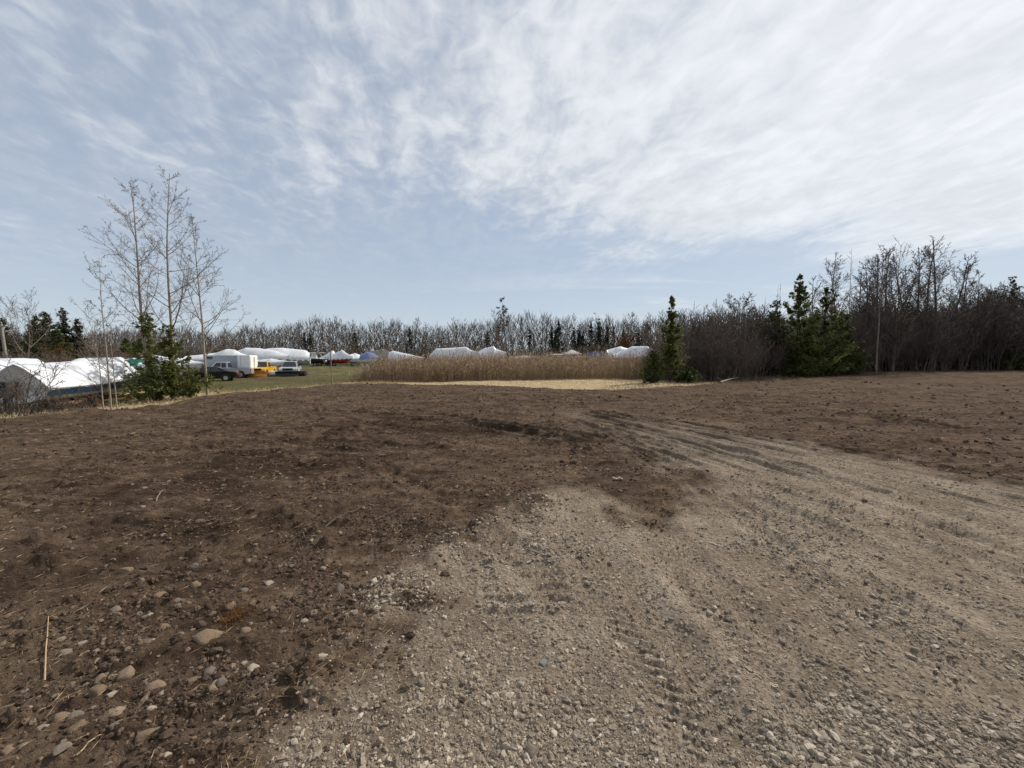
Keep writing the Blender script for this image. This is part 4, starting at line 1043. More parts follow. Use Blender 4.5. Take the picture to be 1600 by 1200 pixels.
    # fallen poles at the edge of the thicket
    for i, (x0, y0, x1, y1, lab) in enumerate(((1395, 578, 1470, 571, 'pale fallen branch lying before the big spreading tree'), (1125, 599, 1155, 593, 'short pale log at the foot of the bare thicket'), (1300, 583, 1325, 574, 'pale leaning stick at the right foot of the cedars'))):
        a = at(x0, y0); b = at(x1, y1); a.z = gz1(a.x, a.y) + .08; b.z = gz1(b.x, b.y) + .15
        sg = Segs(); rr = np.random.default_rng(i); p = a.copy()
        for k in range(5):
            q_ = a + (b - a) * ((k + 1) / 5) + Vector((rr.normal(0, .05), rr.normal(0, .05), abs(rr.normal(0, .05)))); sg.add(p, q_, .06 - .006 * k, .055 - .006 * k)
            sg.add(q_, q_ + Vector((rr.normal(0, .3), rr.normal(0, .3), rr.uniform(.1, .4))), .015, .008); p = q_
        tag(link('fallen_branch', sg.mesh('fallen_branch', 6), M['bark_pale']), lab, 'branch')
right_trees()

# --- reeds, straw, grass
def ground_cover():
    rs = np.random.default_rng(23)
    RE = [(-13.4,33.0),(-11.5,31.6),(-7.5,31.2),(-3,31.6),(3,32.2),(8,33.3),(12.5,32.5),(14,36),(13,44),(4,46),(-6,43),(-13.5,37)]
    n = 30000; x = rs.uniform(-14.5, 14.5, n); y = 31 + 15 * rs.random(n) ** 1.8
    k = poly_sdf(x, y, RE) + .35 * fbm(x * .8, y * .8, 501, 3) > 0; x, y = x[k], y[k]
    x, y = x[:14000], y[:14000]; n = len(x)
    z = gz(x, y); h = (1.98 + .38 * fbm(x * .6, y * .6, 511, 3)) * rs.uniform(.62, 1.15, n) * np.where(rs.random(n) < .10, rs.uniform(1.1, 1.4, n), 1)
    h = h * (.5 + .5 * ss(x + .6 * fbm(x * .9, y * .9, 515, 2), -13.6, -10.2)) * (.75 + .25 * ss(poly_sdf(x, y, RE), 0, .8))
    edge = poly_sdf(x, y, RE) < .6
    lean = np.stack([rs.normal(.05, .14, n), rs.normal(-.02, .12, n)], 1) * np.where(edge, 1.9, 1.0)[:, None]
    V = []; n_ = len(x)
    p0 = np.stack([x, y, z - .05], 1)
    p1 = p0 + np.stack([lean[:, 0] * h * .35, lean[:, 1] * h * .35, h * .55], 1)
    p2 = p0 + np.stack([lean[:, 0] * h, lean[:, 1] * h, h * np.clip(1 - .3 * np.hypot(lean[:, 0], lean[:, 1]), .5, 1)], 1)
    sg = Segs(); sg.a = np.concatenate([p0, p1]); sg.b = np.concatenate([p1, p2]); sg.ra = np.concatenate([np.full(n, .009), np.full(n, .007)]); sg.rb = np.concatenate([np.full(n, .007), np.full(n, .004)])
    reeds = tag(link('reeds', sg.mesh('reeds', 3), M['reed']), 'dense bed of dry tan reeds across the middle of the field', 'reeds', kind='stuff')
    # blades and plumes belong to the same bed
    b = rs.integers(0, n, 15000); t = rs.uniform(.2, .95, 15000)[:, None]
    pb = p0[b] + (p2[b] - p0[b]) * t; db = np.stack([rs.normal(0, .6, 15000), rs.normal(0, .6, 15000), rs.uniform(.2, 1.1, 15000)], 1)
    link('blades', leaf_mesh('blades', pb, db, rs.uniform(.2, .5, 15000), .014, rs), M['reed'], reeds)['kind'] = 'stuff'
    c = rs.integers(0, n, 7000); dc = (p2 - p1)[c] + rs.normal(0, .25, (7000, 3)) * h[c][:, None] * .4
    link('plumes', leaf_mesh('plumes', p2[c] - .06 * (p2 - p1)[c], dc, rs.uniform(.14, .26, 7000), .028, rs), M['plume'], reeds)['kind'] = 'stuff'
    # dry grass on the verge and round the reeds
    n = 80000; x = rs.uniform(-24, 15, n); y = rs.uniform(8.5, 38, n)
    sd, pad, sg_, gv = masks(x, y)
    st = [(-19.5,21),(-13.5,29),(-9.5,36),(-2,38),(8,38),(13,33),(13.5,26),(9,20),(0,20),(-14,17),(-15.5,12),(-12,9),(-24,7),(-22,16)]
    k = (pad < .5) & (poly_sdf(x, y, st) + .8 * fbm(x * .5, y * .5, 201, 4) > -.3) & (rs.random(n) < .25 + .75 * ss(fbm(x * 1.2, y * 1.2, 521, 3), -.2, .4)); x, y = x[k], y[k]; n = len(x)
    low = ss(x, -9, -6)
    d = np.stack([rs.normal(0, .7, n), rs.normal(0, .7, n), rs.uniform(.15, 1.0, n) * (1 - .7 * low)], 1)
    L = rs.uniform(.12, .38, n) * (1 - .5 * low)
    tag(link('dry_grass', leaf_mesh('dry_grass', np.stack([x, y, gz(x, y) - .01], 1), d, L, .008, rs), M['straw']), 'dry straw-coloured grass along the edge of the bare soil', 'grass', kind='stuff')
    # ragged weeds where the soil meets the trees on the right
    n = 60000; x2 = rs.uniform(5, 62, n); y2 = rs.uniform(20, 50, n); sd2 = poly_sdf(x2, y2, PAD)
    k = (sd2 < .5 + .6 * fbm(x2 * .6, y2 * .6, 541, 3)) & (sd2 > -1.6) & (rs.random(n) < .7); x2, y2 = x2[k], y2[k]; n = len(x2)
    d2 = np.stack([rs.normal(0, .7, n), rs.normal(0, .7, n), rs.uniform(.1, 1.0, n)], 1)
    tag(link('dead_weeds', leaf_mesh('dead_weeds', np.stack([x2, y2, gz(x2, y2) - .01], 1), d2, rs.uniform(.1, .45, n), .009, rs), M['weed']), 'brown dead weeds and litter along the foot of the right-hand trees', 'weeds', kind='stuff')
    n = 42000; x = rs.uniform(-44, -10, n); y = rs.uniform(13, 60, n)
    sd, pad, sg_, gv = masks(x, y); k = (pad < .3) & (poly_sdf(x, y, st) < .4) & (fbm(x * .5, y * .5, 201, 4) > -.4); x, y = x[k], y[k]; n = len(x)
    d = np.stack([rs.normal(0, .5, n), rs.normal(0, .5, n), rs.uniform(.4, 1, n)], 1)
    tag(link('grass', leaf_mesh('grass', np.stack([x, y, gz(x, y) - .01], 1), d, rs.uniform(.05, .13, n), .007, rs), M['grass']), 'short green grass of the boat yard', 'grass', kind='stuff')
    # straw bits and rootlets lying on the soil
    x, y, r = wedge(38000, 1.1, 22); sd, pad, s2, gv = masks(x, y)
    k = (rs.random(len(x)) < (1 - gv) ** 3 * (.15 + .85 * ss(fbm(x * .7, y * .7, 531, 3), -.1, .4))) & (pad > .6); x, y, r = x[k], y[k], r[k]; n = len(x)
    a = rs.normal(.5, .9, n); d = np.stack([np.cos(a), np.sin(a), np.abs(rs.normal(0, .12, n))], 1)
    tag(link('straw_litter', leaf_mesh('straw_litter', np.stack([x, y, gz(x, y) + .004], 1), d, rs.uniform(.015, .085, n) * (1 + r * .05), np.maximum(.0010, .0004 * r), rs), M['straw']), 'bits of straw and rootlets strewn over the brown soil', 'litter', kind='stuff')
    p = at(372, 968); n = 260; d = rs.normal(0, 1, (n, 3)); d[:, 2] = np.abs(d[:, 2]) * .7
    tag(link('grass_tuft', leaf_mesh('grass_tuft', np.array([(p.x, p.y, gz1(p.x, p.y))]) + rs.normal(0, .035, (n, 3)) * (1, 1, .2), d, rs.uniform(.05, .12, n), .0018, rs), M['larch']), 'dry rusty tuft of dead grass between the reddish stones', 'grass tuft')
    def stick(px0, py0, px1, py1, r, mt, lab, arch=.0):
        a = at(px0, py0); b = at(px1, py1); s = Segs(); pr = None
        for k in range(9):
            t = k / 8; q_ = a + (b - a) * t; q_.z = gz1(q_.x, q_.y) + r * 1.5 + arch * math.sin(t * math.pi); q_ += Vector((rs.normal(0, .0012), rs.normal(0, .0012), 0))
            if pr is not None: s.add(pr, q_, r * (1.1 - .5 * (t - .125)), r * (1.1 - .5 * t))
            pr = q_
        tag(link('stick', s.mesh('stick', 6), M[mt]), lab, 'stick')
    stick(69, 1062, 76, 970, .0035, 'timber', 'long thin tan stick lying towards the camera at the lower left', .01)
    stick(508, 828, 572, 792, .008, 'bark_dark', 'dark root lying on the soil beside two pale stones', .02)
    stick(590, 812, 640, 790, .006, 'bark_dark', 'shorter dark root right of the longer one', .02)
    stick(120, 1180, 160, 1150, .003, 'straw', 'short straw stem at the bottom left corner', .004)
    stick(0, 655, 102, 653, .012, 'timber', 'long pale pole lying along the straw bank at the left edge', .0)
    stick(244, 786, 258, 770, .005, 'bark_grey', 'pale broken twig stuck in the soil on the left', .06)
    # torn white scrap
    p = at(965, 752); bm = bmesh.new()
    for k in range(5): box(bm, (p.x + (k - 2) * .026, p.y + .01 * math.sin(k), gz1(p.x, p.y) + .022 + .008 * math.cos(k * 2)), (.028, .04 + .01 * (k % 2), .018), Matrix.Rotation(.25 * math.sin(k * 1.7), 3, 'Y'))
    bm_obj('scrap', bm, M['rock_pale'], bevel=.003); tag(bpy.data.objects['scrap'], 'small whitish scrap lying where the gravel meets the soil', 'scrap')
ground_cover()

# ------------------------------------------------------------------ boat yard
def wheel(parent, x, y, z, r, w, side, rim='rim'):
    """tyre with a dished rim, axle along local y"""
    bm = bmesh.new(); n = 20; prof = [(.62, .5), (.9, .5), (1.0, .34), (1.0, -.34), (.9, -.5), (.62, -.5)]
    rings = [[bm.verts.new((x + r * a * math.cos(t * 2 * math.pi / n), y + w * b, z + r * a * math.sin(t * 2 * math.pi / n))) for t in range(n)] for a, b in prof]
    for A, B in zip(rings, rings[1:] + rings[:1]):
        for t in range(n): bm.faces.new((A[t], A[(t + 1) % n], B[(t + 1) % n], B[t]))
    wo = bm_obj('wheel', bm, M['rubber'], parent, smooth=True)
    bm = bmesh.new()
    bar(bm, (x, y - w * .36, z), (x, y + w * .36, z), r * .63, 20)
    bar(bm, (x, y + side * w * .30, z), (x, y + side * w * .46, z), r * .2, 10)
    for k in range(5):
        a = k * 2 * math.pi / 5
        box(bm, (x + r * .36 * math.cos(a), y + side * w * .38, z + r * .36 * math.sin(a)), (r * .5, w * .1, r * .14), Matrix.Rotation(-a, 3, 'Y'))
    bm_obj('rim', bm, M[rim], wo)
    return wo

def pane(parent, pts, y, inset, mat='glass', th=.012, name='window'):
    bm = bmesh.new()
    s = 1 if y > 0 else -1
    A = [bm.verts.new((px, y - s * inset(z) + s * th, z)) for px, z in pts]; B = [bm.verts.new((px, y - s * inset(z) - s * .03, z)) for px, z in pts]
    bm.faces.new(A); bm.faces.new(B[::-1])
    for i in range(len(pts)): bm.faces.new((A[i], A[(i + 1) % len(pts)], B[(i + 1) % len(pts)], B[i]))
    return bm_obj(name, bm, M[mat], parent)

def vehicle(kind, name, label, cat, loc, rotz, paint, plough=None, front_black=False, roofbar=None):
    t = thing(name, label, cat, loc, rotz)
    P = M[paint]
    if kind == 'pickup':
        L0, L1, W, belt, top, wr, ax = -2.75, 2.75, .95, 1.12, 1.80, .38, (-1.75, 1.80)
        body = [(L0, .52), (L0, 1.08), (-2.70, 1.12), (-.62, 1.12), (-.60, 1.14), (1.05, 1.14), (1.15, 1.12), (2.45, 1.02), (2.70, .92), (2.75, .70), (2.72, .46), (2.3, .36), (-2.4, .40)]
        cab = [(-.62, 1.10), (-.54, 1.76), (-.46, 1.82), (.42, 1.82), (.55, 1.76), (1.18, 1.10)]
        sides = [[(-.46, 1.18), (-.42, 1.68), (-.02, 1.70), (.0, 1.18)], [(.07, 1.18), (.05, 1.70), (.42, 1.70), (.86, 1.18)]]
        ws = ((1.20, 1.14), (.56, 1.75)); rw = ((-.64, 1.16), (-.55, 1.72))
    else:
        L0, L1, W, belt, top, wr, ax = -2.25, 2.25, .86, .92, 1.40, .32, (-1.35, 1.42)
        body = [(L0, .45), (-2.28, .78), (-2.15, .94), (-1.35, .97), (1.05, .94), (1.9, .82), (2.2, .68), (2.28, .45), (2.0, .25), (-1.9, .26)]
        cab = [(-1.45, .95), (-.85, 1.34), (-.55, 1.41), (.25, 1.42), (.45, 1.38), (1.20, .93)]
        sides = [[(-1.0, 1.0), (-.68, 1.30), (-.22, 1.34), (-.2, 1.0)], [(-.12, 1.0), (-.14, 1.34), (.28, 1.34), (.82, 1.0)]]
        ws = ((1.16, .97), (.47, 1.36)); rw = ((-1.42, .98), (-.87, 1.33))
    bm = bmesh.new(); prism(bm, body, -W, W, lambda z: .05 * max(0, (z - .7)) + (.07 if z < .4 else 0)); bm_obj('body', bm, P, t, bevel=.045)
    ins = lambda z: .06 + .30 * max(0, z - belt)
    bm = bmesh.new(); prism(bm, cab, -W, W, ins); bm_obj('cab', bm, P, t, bevel=.03)
    for s in (-1, 1):
        for pts in sides: pane(t, pts, s * W, ins)
    for (x0, z0), (x1, z1), nm, sg in ((ws[0], ws[1], 'windscreen', 1), (rw[0], rw[1], 'rear_window', -1)):
        bm = bmesh.new(); e = .02 * sg
        a = W - ins(z0) - .08; b = W - ins(z1) - .08
        v = [bm.verts.new(p) for p in ((x0 + e, -a, z0 + .02), (x0 + e, a, z0 + .02), (x1 + e, b, z1), (x1 + e, -b, z1))]
        v2 = [bm.verts.new(p) for p in ((x0 - e, -a, z0 + .02), (x0 - e, a, z0 + .02), (x1 - e, b, z1), (x1 - e, -b, z1))]
        bm.faces.new(v); bm.faces.new(v2[::-1])
        for i in range(4): bm.faces.new((v[i], v[(i + 1) % 4], v2[(i + 1) % 4], v2[i]))
        bm_obj(nm, bm, M['glass'], t)
    if kind == 'pickup':
        bm = bmesh.new()                                   # dark open load bed
        box(bm, (-1.68, 0, 1.124), (1.9, 1.5, .012)); bm_obj('load_bed', bm, M['black'], t)
        bm = bmesh.new(); box(bm, (-2.785, 0, .80), (.04, 1.5, .46)); bm_obj('tailgate', bm, P, t, bevel=.01)
    for x in ax:
        for s in (-1, 1):
            bm = bmesh.new(); bar(bm, (x, s * (W - .10), wr), (x, s * (W + .008), wr), wr * 1.22, 22); bm_obj('wheel_arch', bm, M['black'], t)
            wheel(t, x, s * (W - .07), wr, wr, .22, s)
    bm = bmesh.new(); box(bm, (L1 + .04, 0, .52), (.12, W * 1.9, .2)); bm_obj('front_bumper', bm, M['black'], t, bevel=.02)
    bm = bmesh.new(); box(bm, (L0 - .05, 0, .52), (.12, W * 1.85, .18)); bm_obj('rear_bumper', bm, M['galv' if kind == 'pickup' else paint], t, bevel=.02)
    zf = .82 if kind == 'pickup' else .64
    bm = bmesh.new(); box(bm, (L1 - .005, 0, zf), (.06, W * 1.15, .22 if kind == 'pickup' else .12)); bm_obj('grille', bm, M['black'], t, bevel=.01)
    for s in (-1, 1):
        bm = bmesh.new(); box(bm, (L1 - .02, s * W * .80, zf), (.08, .28, .16)); bm_obj('headlight', bm, M['clear_lamp'], t, bevel=.015)
        zt = .88 if kind == 'pickup' else .80
        bm = bmesh.new(); box(bm, (L0 + .0, s * W * .86, zt), (.10, .22, .34 if kind == 'pickup' else .18)); bm_obj('tail_light', bm, M['red_lamp'], t, bevel=.015)
        bm = bmesh.new(); box(bm, (cab[-1][0] - .18, s * (W + .08), belt + .10), (.10, .20, .16)); bm_obj('mirror', bm, M['black'], t, bevel=.02)
        bm = bmesh.new()
        for hx in ((-.35, .25) if kind == 'pickup' else (-.75, .15)): box(bm, (hx, s * (W + .004), belt - .10), (.14, .02, .03))
        bm_obj('door_handles', bm, M['black'], t)
    if plough:
        bm = bmesh.new(); n = 8; hw = 1.25                 # curved blade
        pr = [(L1 + .55 - .22 * math.cos(a) + .16,   .06 + .56 * k / n) for k, a in enumerate(np.linspace(-1.2, 1.3, n + 1))]
        for k in range(n):
            (xa, za), (xb, zb) = pr[k], pr[k + 1]
            v = [bm.verts.new(p) for p in ((xa, -hw, za), (xa, hw, za), (xb, hw, zb), (xb, -hw, zb))] + [bm.verts.new(p) for p in ((xa - .03, -hw, za), (xa - .03, hw, za), (xb - .03, hw, zb), (xb - .03, -hw, zb))]
            bm.faces.new(v[:4]); bm.faces.new(v[7:3:-1])
            bm.faces.new((v[0], v[3], v[7], v[4])); bm.faces.new((v[1], v[5], v[6], v[2]))
            if k == n - 1: bm.faces.new((v[3], v[2], v[6], v[7]))
            if k == 0: bm.faces.new((v[0], v[4], v[5], v[1]))
        pl = bm_obj('plough_blade', bm, M[plough], t)
        bm = bmesh.new()
        for s in (-1, 1):
            bar(bm, (L1 - .1, s * .42, .40), (L1 + .42, s * .42, .36), .05); bar(bm, (L1, s * .30, .95), (L1 + .36, s * .3, .66), .035)
        box(bm, (L1 + .14, 0, .95), (.08, 1.1, .08)); bm_obj('plough_frame', bm, M['black'], pl)
    return t

def bulge(x, seed): return math.sin(x * 7.1 + seed) * .5 + math.sin(x * 13.7 + seed * 2.3) * .3 + math.sin(x * 23.3 + seed * 1.1) * .2

def boat(label, loc, rotz, L=6.5, beam=1.2, depth=1.05, keel=.55, ridge=((0, .55), (.35, 1.0), (.6, 1.15), (.8, .7), (1, .05)), hull='hull_white', stripe=None, wrap='wrap', seed=1, motor=False, skirt=.16, name='boat', group=None, rnd=1.7):
    t = thing(name, label, 'boat', loc, rotz, group); ns = 26
    def sec(s):
        hb = beam * (1 - max(0, (s - .42) / .58) ** 2.4) * (.94 + .06 * min(1, s / .3)) + .015
        k = keel + (max(0, (s - .62) / .38) ** 2.2) * depth * .82
        g = keel + depth + .30 * s * s
        return hb, k, g
    def X(s, lift=0): return (s - .5) * L + lift
    V = []; 
    for i in range(ns + 1):
        s = i / ns; hb, k, g = sec(s)
        row = []
        for f, h in ((0, 0), (.45, .12), (.84, .30), (.93, .62), (1.0, 1.0)):
            row.append((X(s, .35 * h * max(0, (s - .75) / .25) ** 2), hb * f, k + (g - k) * h))
        V.append([(x, -y, z) for x, y, z in row[:0:-1]] + row)
    m = len(V[0]); vv = np.array(V).reshape(-1, 3)
    Q = [(i * m + j, i * m + j + 1, (i + 1) * m + j + 1, (i + 1) * m + j) for i in range(ns) for j in range(m - 1)]
    me = mk_mesh('hull', vv, Q, [(0, j, j + 1) for j in range(1, m - 1)], smooth=True)
    link('hull', me, M[hull], t)
    if stripe:
        for sd in (-1, 1):
            A = []
            for i in range(ns + 1):
                s = i / ns; hb, k, g = sec(s)
                for h in (.48, .86):
                    f = .93 + .07 * max(0, (h - .62)) / .38
                    A.append((X(s, .35 * h * max(0, (s - .75) / .25) ** 2 + (.01 if s > .98 else 0)), sd * (hb * f + .012), k + (g - k) * (h + (.10 * s if h > .7 else .02 * s))))
            link('stripe', mk_mesh('stripe', np.array(A), [(2 * i, 2 * i + 1, 2 * i + 3, 2 * i + 2) for i in range(ns)], smooth=True), M[stripe], t)
    if wrap:
        def rh(s):
            for (a, ha), (b, hb_) in zip(ridge, ridge[1:]):
                if a <= s <= b:
                    u = (s - a) / (b - a + 1e-9); return ha + (hb_ - ha) * u
            return ridge[-1][1]
        nw = 44; mw = 17; W = []
        for i in range(nw + 1):
            s = i / nw; hb, k, g = sec(s); h = rh(s); row = []
            for j in range(mw):
                u = j / (mw - 1) * 2 - 1; a = abs(u)
                if a > .84: y = hb + .035 + .01 * math.sin(i * 1.9); z = g - skirt * (a - .84) / .16 * (1 + .3 * math.sin(i * 1.3 + seed))
                else:
                    q_ = a / .84
                    y = (hb + .035) * q_ ** .9; z = g + h * (1 - q_ ** rnd)
                    sag = .05 * math.sin(q_ * math.pi) * (1 + math.sin(s * 18 + seed)) * min(1, h)
                    z -= sag
                z += .012 * bulge(s * 3 + q_ * .7 if a <= .84 else s * 3, seed + u) * min(1, h + .15)
                row.append((X(s, .35 * max(0, (s - .75) / .25) ** 2 + (.05 if s > .99 else 0) - (.04 if s < .01 else 0)), math.copysign(y, u), z))
            W.append(row)
        Wv = np.array(W).reshape(-1, 3)
        Qw = [(i * mw + j, i * mw + j + 1, (i + 1) * mw + j + 1, (i + 1) * mw + j) for i in range(nw) for j in range(mw - 1)]
        me = mk_mesh('shrink_wrap', Wv, Qw, [(0, j, j + 1) for j in range(1, mw - 1)] + [(nw * mw, nw * mw + j + 1, nw * mw + j) for j in range(1, mw - 1)])
        link('shrink_wrap', me, M[wrap], t)
    if motor:
        bm = bmesh.new(); box(bm, (-L / 2 - .38, 0, keel + depth * .95), (.46, .42, .62)); box(bm, (-L / 2 - .34, 0, keel + depth * .35), (.22, .16, .9)); box(bm, (-L / 2 - .42, 0, keel - .12), (.5, .10, .12))
        bar(bm, (-L / 2 - .62, 0, keel - .12), (-L / 2 - .78, 0, keel - .12), .16, 10)
        bm_obj('outboard_motor', bm, M['black'], t, bevel=.05)
    return t

def trailer(label, loc, rotz, L=6.0, beam=1.0, z=.48, mat='galv', tongue=1.6, tongue_mat=None, axles=1):
    t = thing('boat_trailer', label, 'trailer', loc, rotz)
    bm = bmesh.new()
    for s in (-1, 1):
        box(bm, (-.2, s * beam * .8, z), (L * .82, .07, .11)); bar(bm, (L * .20, s * beam * .8, z), (L * .5, 0, z), .045)
    for x in (-.4, -.15, .15): box(bm, (x * L, 0, z - .002), (.07, beam * 1.55, .09))
    bm_obj('frame', bm, M[mat], t)
    bm = bmesh.new(); box(bm, (L * .45 + tongue * .5, 0, z - .006), (tongue + L * .12, .10, .10)); tg = bm_obj('tongue', bm, M[tongue_mat or mat], t, bevel=.01)
    bm = bmesh.new(); bar(bm, (L * .45 + tongue * .8, .09, 0.02), (L * .45 + tongue * .8, .09, z + .35), .03, 8); bar(bm, (L * .45 + tongue * .8, .09, 0), (L * .45 + tongue * .8, .09, .04), .10, 10); bm_obj('jack', bm, M['black'], tg)
    bm = bmesh.new(); bar(bm, (L * .46, 0, z), (L * .44, 0, z + .75), .05, 8); box(bm, (L * .43, 0, z + .72), (.14, .18, .12)); bm_obj('winch_post', bm, M[mat], t)
    for a in range(axles):
        x = -L * .14 - a * .72
        bm = bmesh.new(); bar(bm, (x, -beam, .33), (x, beam, .33), .035, 8); box(bm, (x, beam * .8, .40), (.05, .06, .12)); box(bm, (x, -beam * .8, .40), (.05, .06, .12)); bm_obj('axle', bm, M[mat], t)
        for s in (-1, 1):
            wheel(t, x, s * beam, .33, .33, .2, s, 'rust' if mat == 'rust' else 'rim')
            bm = bmesh.new(); n = 10; R = .42
            pr = [(x + R * math.cos(q_), .33 + R * math.sin(q_)) for q_ in np.linspace(.15, math.pi - .15, n + 1)]
            for (xa, za), (xb, zb) in zip(pr, pr[1:]):
                v = [bm.verts.new(p) for p in ((xa, s * beam - .13, za), (xa, s * beam + .13, za), (xb, s * beam + .13, zb), (xb, s * beam - .13, zb))]; bm.faces.new(v)
            bmesh.ops.solidify(bm, geom=bm.faces[:], thickness=.012); bm_obj('fender', bm, M[mat], t)
    return t

def yard():
    R = math.radians
    def g(px, Y): return gpos(px, Y, .01)
    # near wrapped boats on the left
    p = Vector((-20.3, 19.0, gz1(-20.3, 19.0) - .01))
    boat('wrapped boat with navy stripe on the hull, on a rusty trailer', p, R(99), 6.2, 1.18, .64, .50, ((0, .95), (.44, 1.02), (.46, 1.14), (.84, 1.05), (1, .05)), stripe='navy', seed=2, motor=True, rnd=1.6, skirt=.02)
    trailer('rusty trailer with long raw timber tongue under the navy-striped boat', p, R(99), 5.6, 1.0, .42, 'rust', 1.7, 'timber', 1)
    p = Vector((-24.6, 19.6, gz1(-24.6, 19.6) - .01))
    boat('white wrapped boat cut by the left edge of the picture', p, R(118), 6.8, 1.25, .75, .55, ((0, 1.0), (.3, 1.0), (.6, .95), (.85, .8), (1, .1)), seed=5, motor=False, rnd=1.6)
    trailer('galvanised trailer under the boat at the left edge', p, R(118), 6.0, 1.05, .46, 'galv', 1.3)
    # second row behind the poplars
    p = g(207, 32)
    boat('wrapped boat with a green tarp over its bow behind the saplings', p, R(-35), 5.6, 1.1, .85, .65, ((0, .5), (.4, .75), (.7, .7), (1, .05)), hull='hull_teal', seed=7)
    trailer('black trailer under the boat with the green tarp', p, R(-35), 5.0, .95, .48, 'black', 1.3)
    # crumpled tarp lying over the bow
    bm = bmesh.new(); n = 9
    f = p + Vector((math.cos(R(-35)) * 1.7, math.sin(R(-35)) * 1.7, 0)); vs = {}
    for i in range(n + 1):
        for j in range(n + 1):
            u = i / n * 2 - 1; v = j / n * 2 - 1
            vs[i, j] = bm.verts.new((f.x + u * 1.0, f.y + v * .95, f.z + 2.28 - .40 * (u * u + v * v) + .09 * math.sin(u * 9 + v * 4) + .07 * math.cos(v * 11 - u * 5)))
    for i in range(n):
        for j in range(n): bm.faces.new((vs[i, j], vs[i + 1, j], vs[i + 1, j + 1], vs[i, j + 1]))
    bmesh.ops.solidify(bm, geom=bm.faces[:], thickness=.02)
    tag(bm_obj('tarp', bm, M['tarp_green'], smooth=True), 'crumpled dark green tarp thrown over a boat bow', 'tarp')
    for px, Y, rot, L, lab, rd, sd in ((248, 33, -20, 6.0, 'white wrapped boat hidden behind the bushy cedar', ((0, .7), (.4, 1.05), (.7, .9), (1, .05)), 9),
                                       (284, 43, -15, 5.6, 'white wrapped boat with sloping cover between cedar and pickup', ((0, .35), (.3, .95), (.6, .6), (1, .05)), 11)):
        q = g(px, Y); boat(lab, q, R(rot), L, 1.1, .85, .6, rd, seed=sd); trailer('trailer under the ' + lab, q, R(rot), 5.2, 1.0, .46)
    q = g(345, 60)
    boat('wrapped boat with a raised peak behind the enclosed trailer', q, R(12), 8.4, 1.4, 1.15, .75, ((0, .5), (.45, .95), (.62, 1.45), (.75, 1.3), (.85, .7), (1, .1)), seed=13); trailer('trailer under the boat behind the enclosed trailer', q, R(12), 7, 1.2, .55, axles=2)
    # vehicles
    vehicle('pickup', 'pickup_truck', 'silver pickup truck parked beside the enclosed cargo trailer', 'truck', g(350, 45), R(203), 'silver')
    vehicle('sedan', 'car', 'black sedan with a red tail light behind the slender poplar', 'car', g(330, 39.5), R(206), 'darkpaint')
    vehicle('pickup', 'pickup_truck', 'yellow pickup truck with an orange snow plough', 'truck', g(411, 50), R(288), 'yellow', plough='plough')
    vehicle('pickup', 'pickup_truck', 'pale grey pickup truck with a black snow plough', 'truck', g(455, 51), R(292), 'greypaint', plough='black')
    # enclosed cargo trailer
    p = g(362, 47.5); t = thing('cargo_trailer', 'enclosed cargo trailer, grey side and white doors, behind the silver pickup', 'trailer', p, R(12))
    bm = bmesh.new(); box(bm, (-.55, 0, 1.55), (3.4, 2.1, 2.0)); bm_obj('box_body', bm, M['greypanel'], t, bevel=.03)
    bm = bmesh.new(); box(bm, (1.80, 0, 1.55), (1.3, 2.14, 2.04)); bm_obj('rear_section', bm, M['white'], t, bevel=.03)
    for k in (-1, 1):
        bm = bmesh.new(); box(bm, (2.48, k * .51, 1.52), (.05, .98, 1.86)); d = bm_obj('door', bm, M['white'], t, bevel=.012)
        bm = bmesh.new(); bar(bm, (2.53, k * .12, .7), (2.53, k * .12, 2.35), .018, 6); bm_obj('latch_bar', bm, M['galv'], d)
    for x in (-1.9, -1.2, -.5, .2, .9, 1.5):
        bm = bmesh.new(); box(bm, (x, -1.06 if x < 1.1 else -1.08, 1.55), (.03, .02, 1.9)); bm_obj('panel_seam', bm, M['galv' if x < 1.1 else 'greypanel'], t)
    bm = bmesh.new(); box(bm, (-1.7, -1.065, 2.25), (.6, .03, .28)); bm_obj('window', bm, M['glass'], t)
    for x in (.1, .85):
        for s in (-1, 1): wheel(t, x, s * 1.0, .34, .34, .2, s)
    bm = bmesh.new(); box(bm, (-2.9, 0, .5), (1.5, .1, .1)); box(bm, (.2, 0, .47), (4.6, 1.7, .12)); bm_obj('chassis', bm, M['black'], t)
    # big wrapped cruisers
    q = g(408, 68)
    boat('larger wrapped cruiser with domed cover behind the yellow pickup', q, R(8), 8.6, 1.5, 1.25, .85, ((0, .9), (.25, 1.75), (.5, 1.6), (.8, 1.05), (1, .15)), hull='hull_grey', seed=17, skirt=.5); trailer('tandem trailer under the domed wrapped cruiser', q, R(8), 7.4, 1.3, .6, axles=2)
    q = g(447, 70)
    boat('wrapped cruiser with long flat cover behind the pale grey pickup', q, R(204), 7.8, 1.45, 1.3, .85, ((0, .75), (.08, 1.35), (.55, 1.65), (.8, 1.45), (1, .9)), hull='hull_grey', seed=19, skirt=.45); trailer('tandem trailer under the long wrapped cruiser', q, R(204), 7.0, 1.3, .6, axles=2)
    q = g(425, 58)
    boat('small boat with a low white cover just behind the yellow pickup', q, R(0), 3.8, .85, .6, .75, ((0, .5), (.5, .62), (1, .1)), seed=20); trailer('small trailer under the low covered boat', q, R(0), 3.4, .75, .45)
    # open cuddy boat
    q = g(487, 92)
    t = boat('open black-hulled cuddy boat with white cabin left of the red boat', q, R(175), 7.0, 1.25, 1.0, .6, hull='hull_black', wrap=None, seed=21)
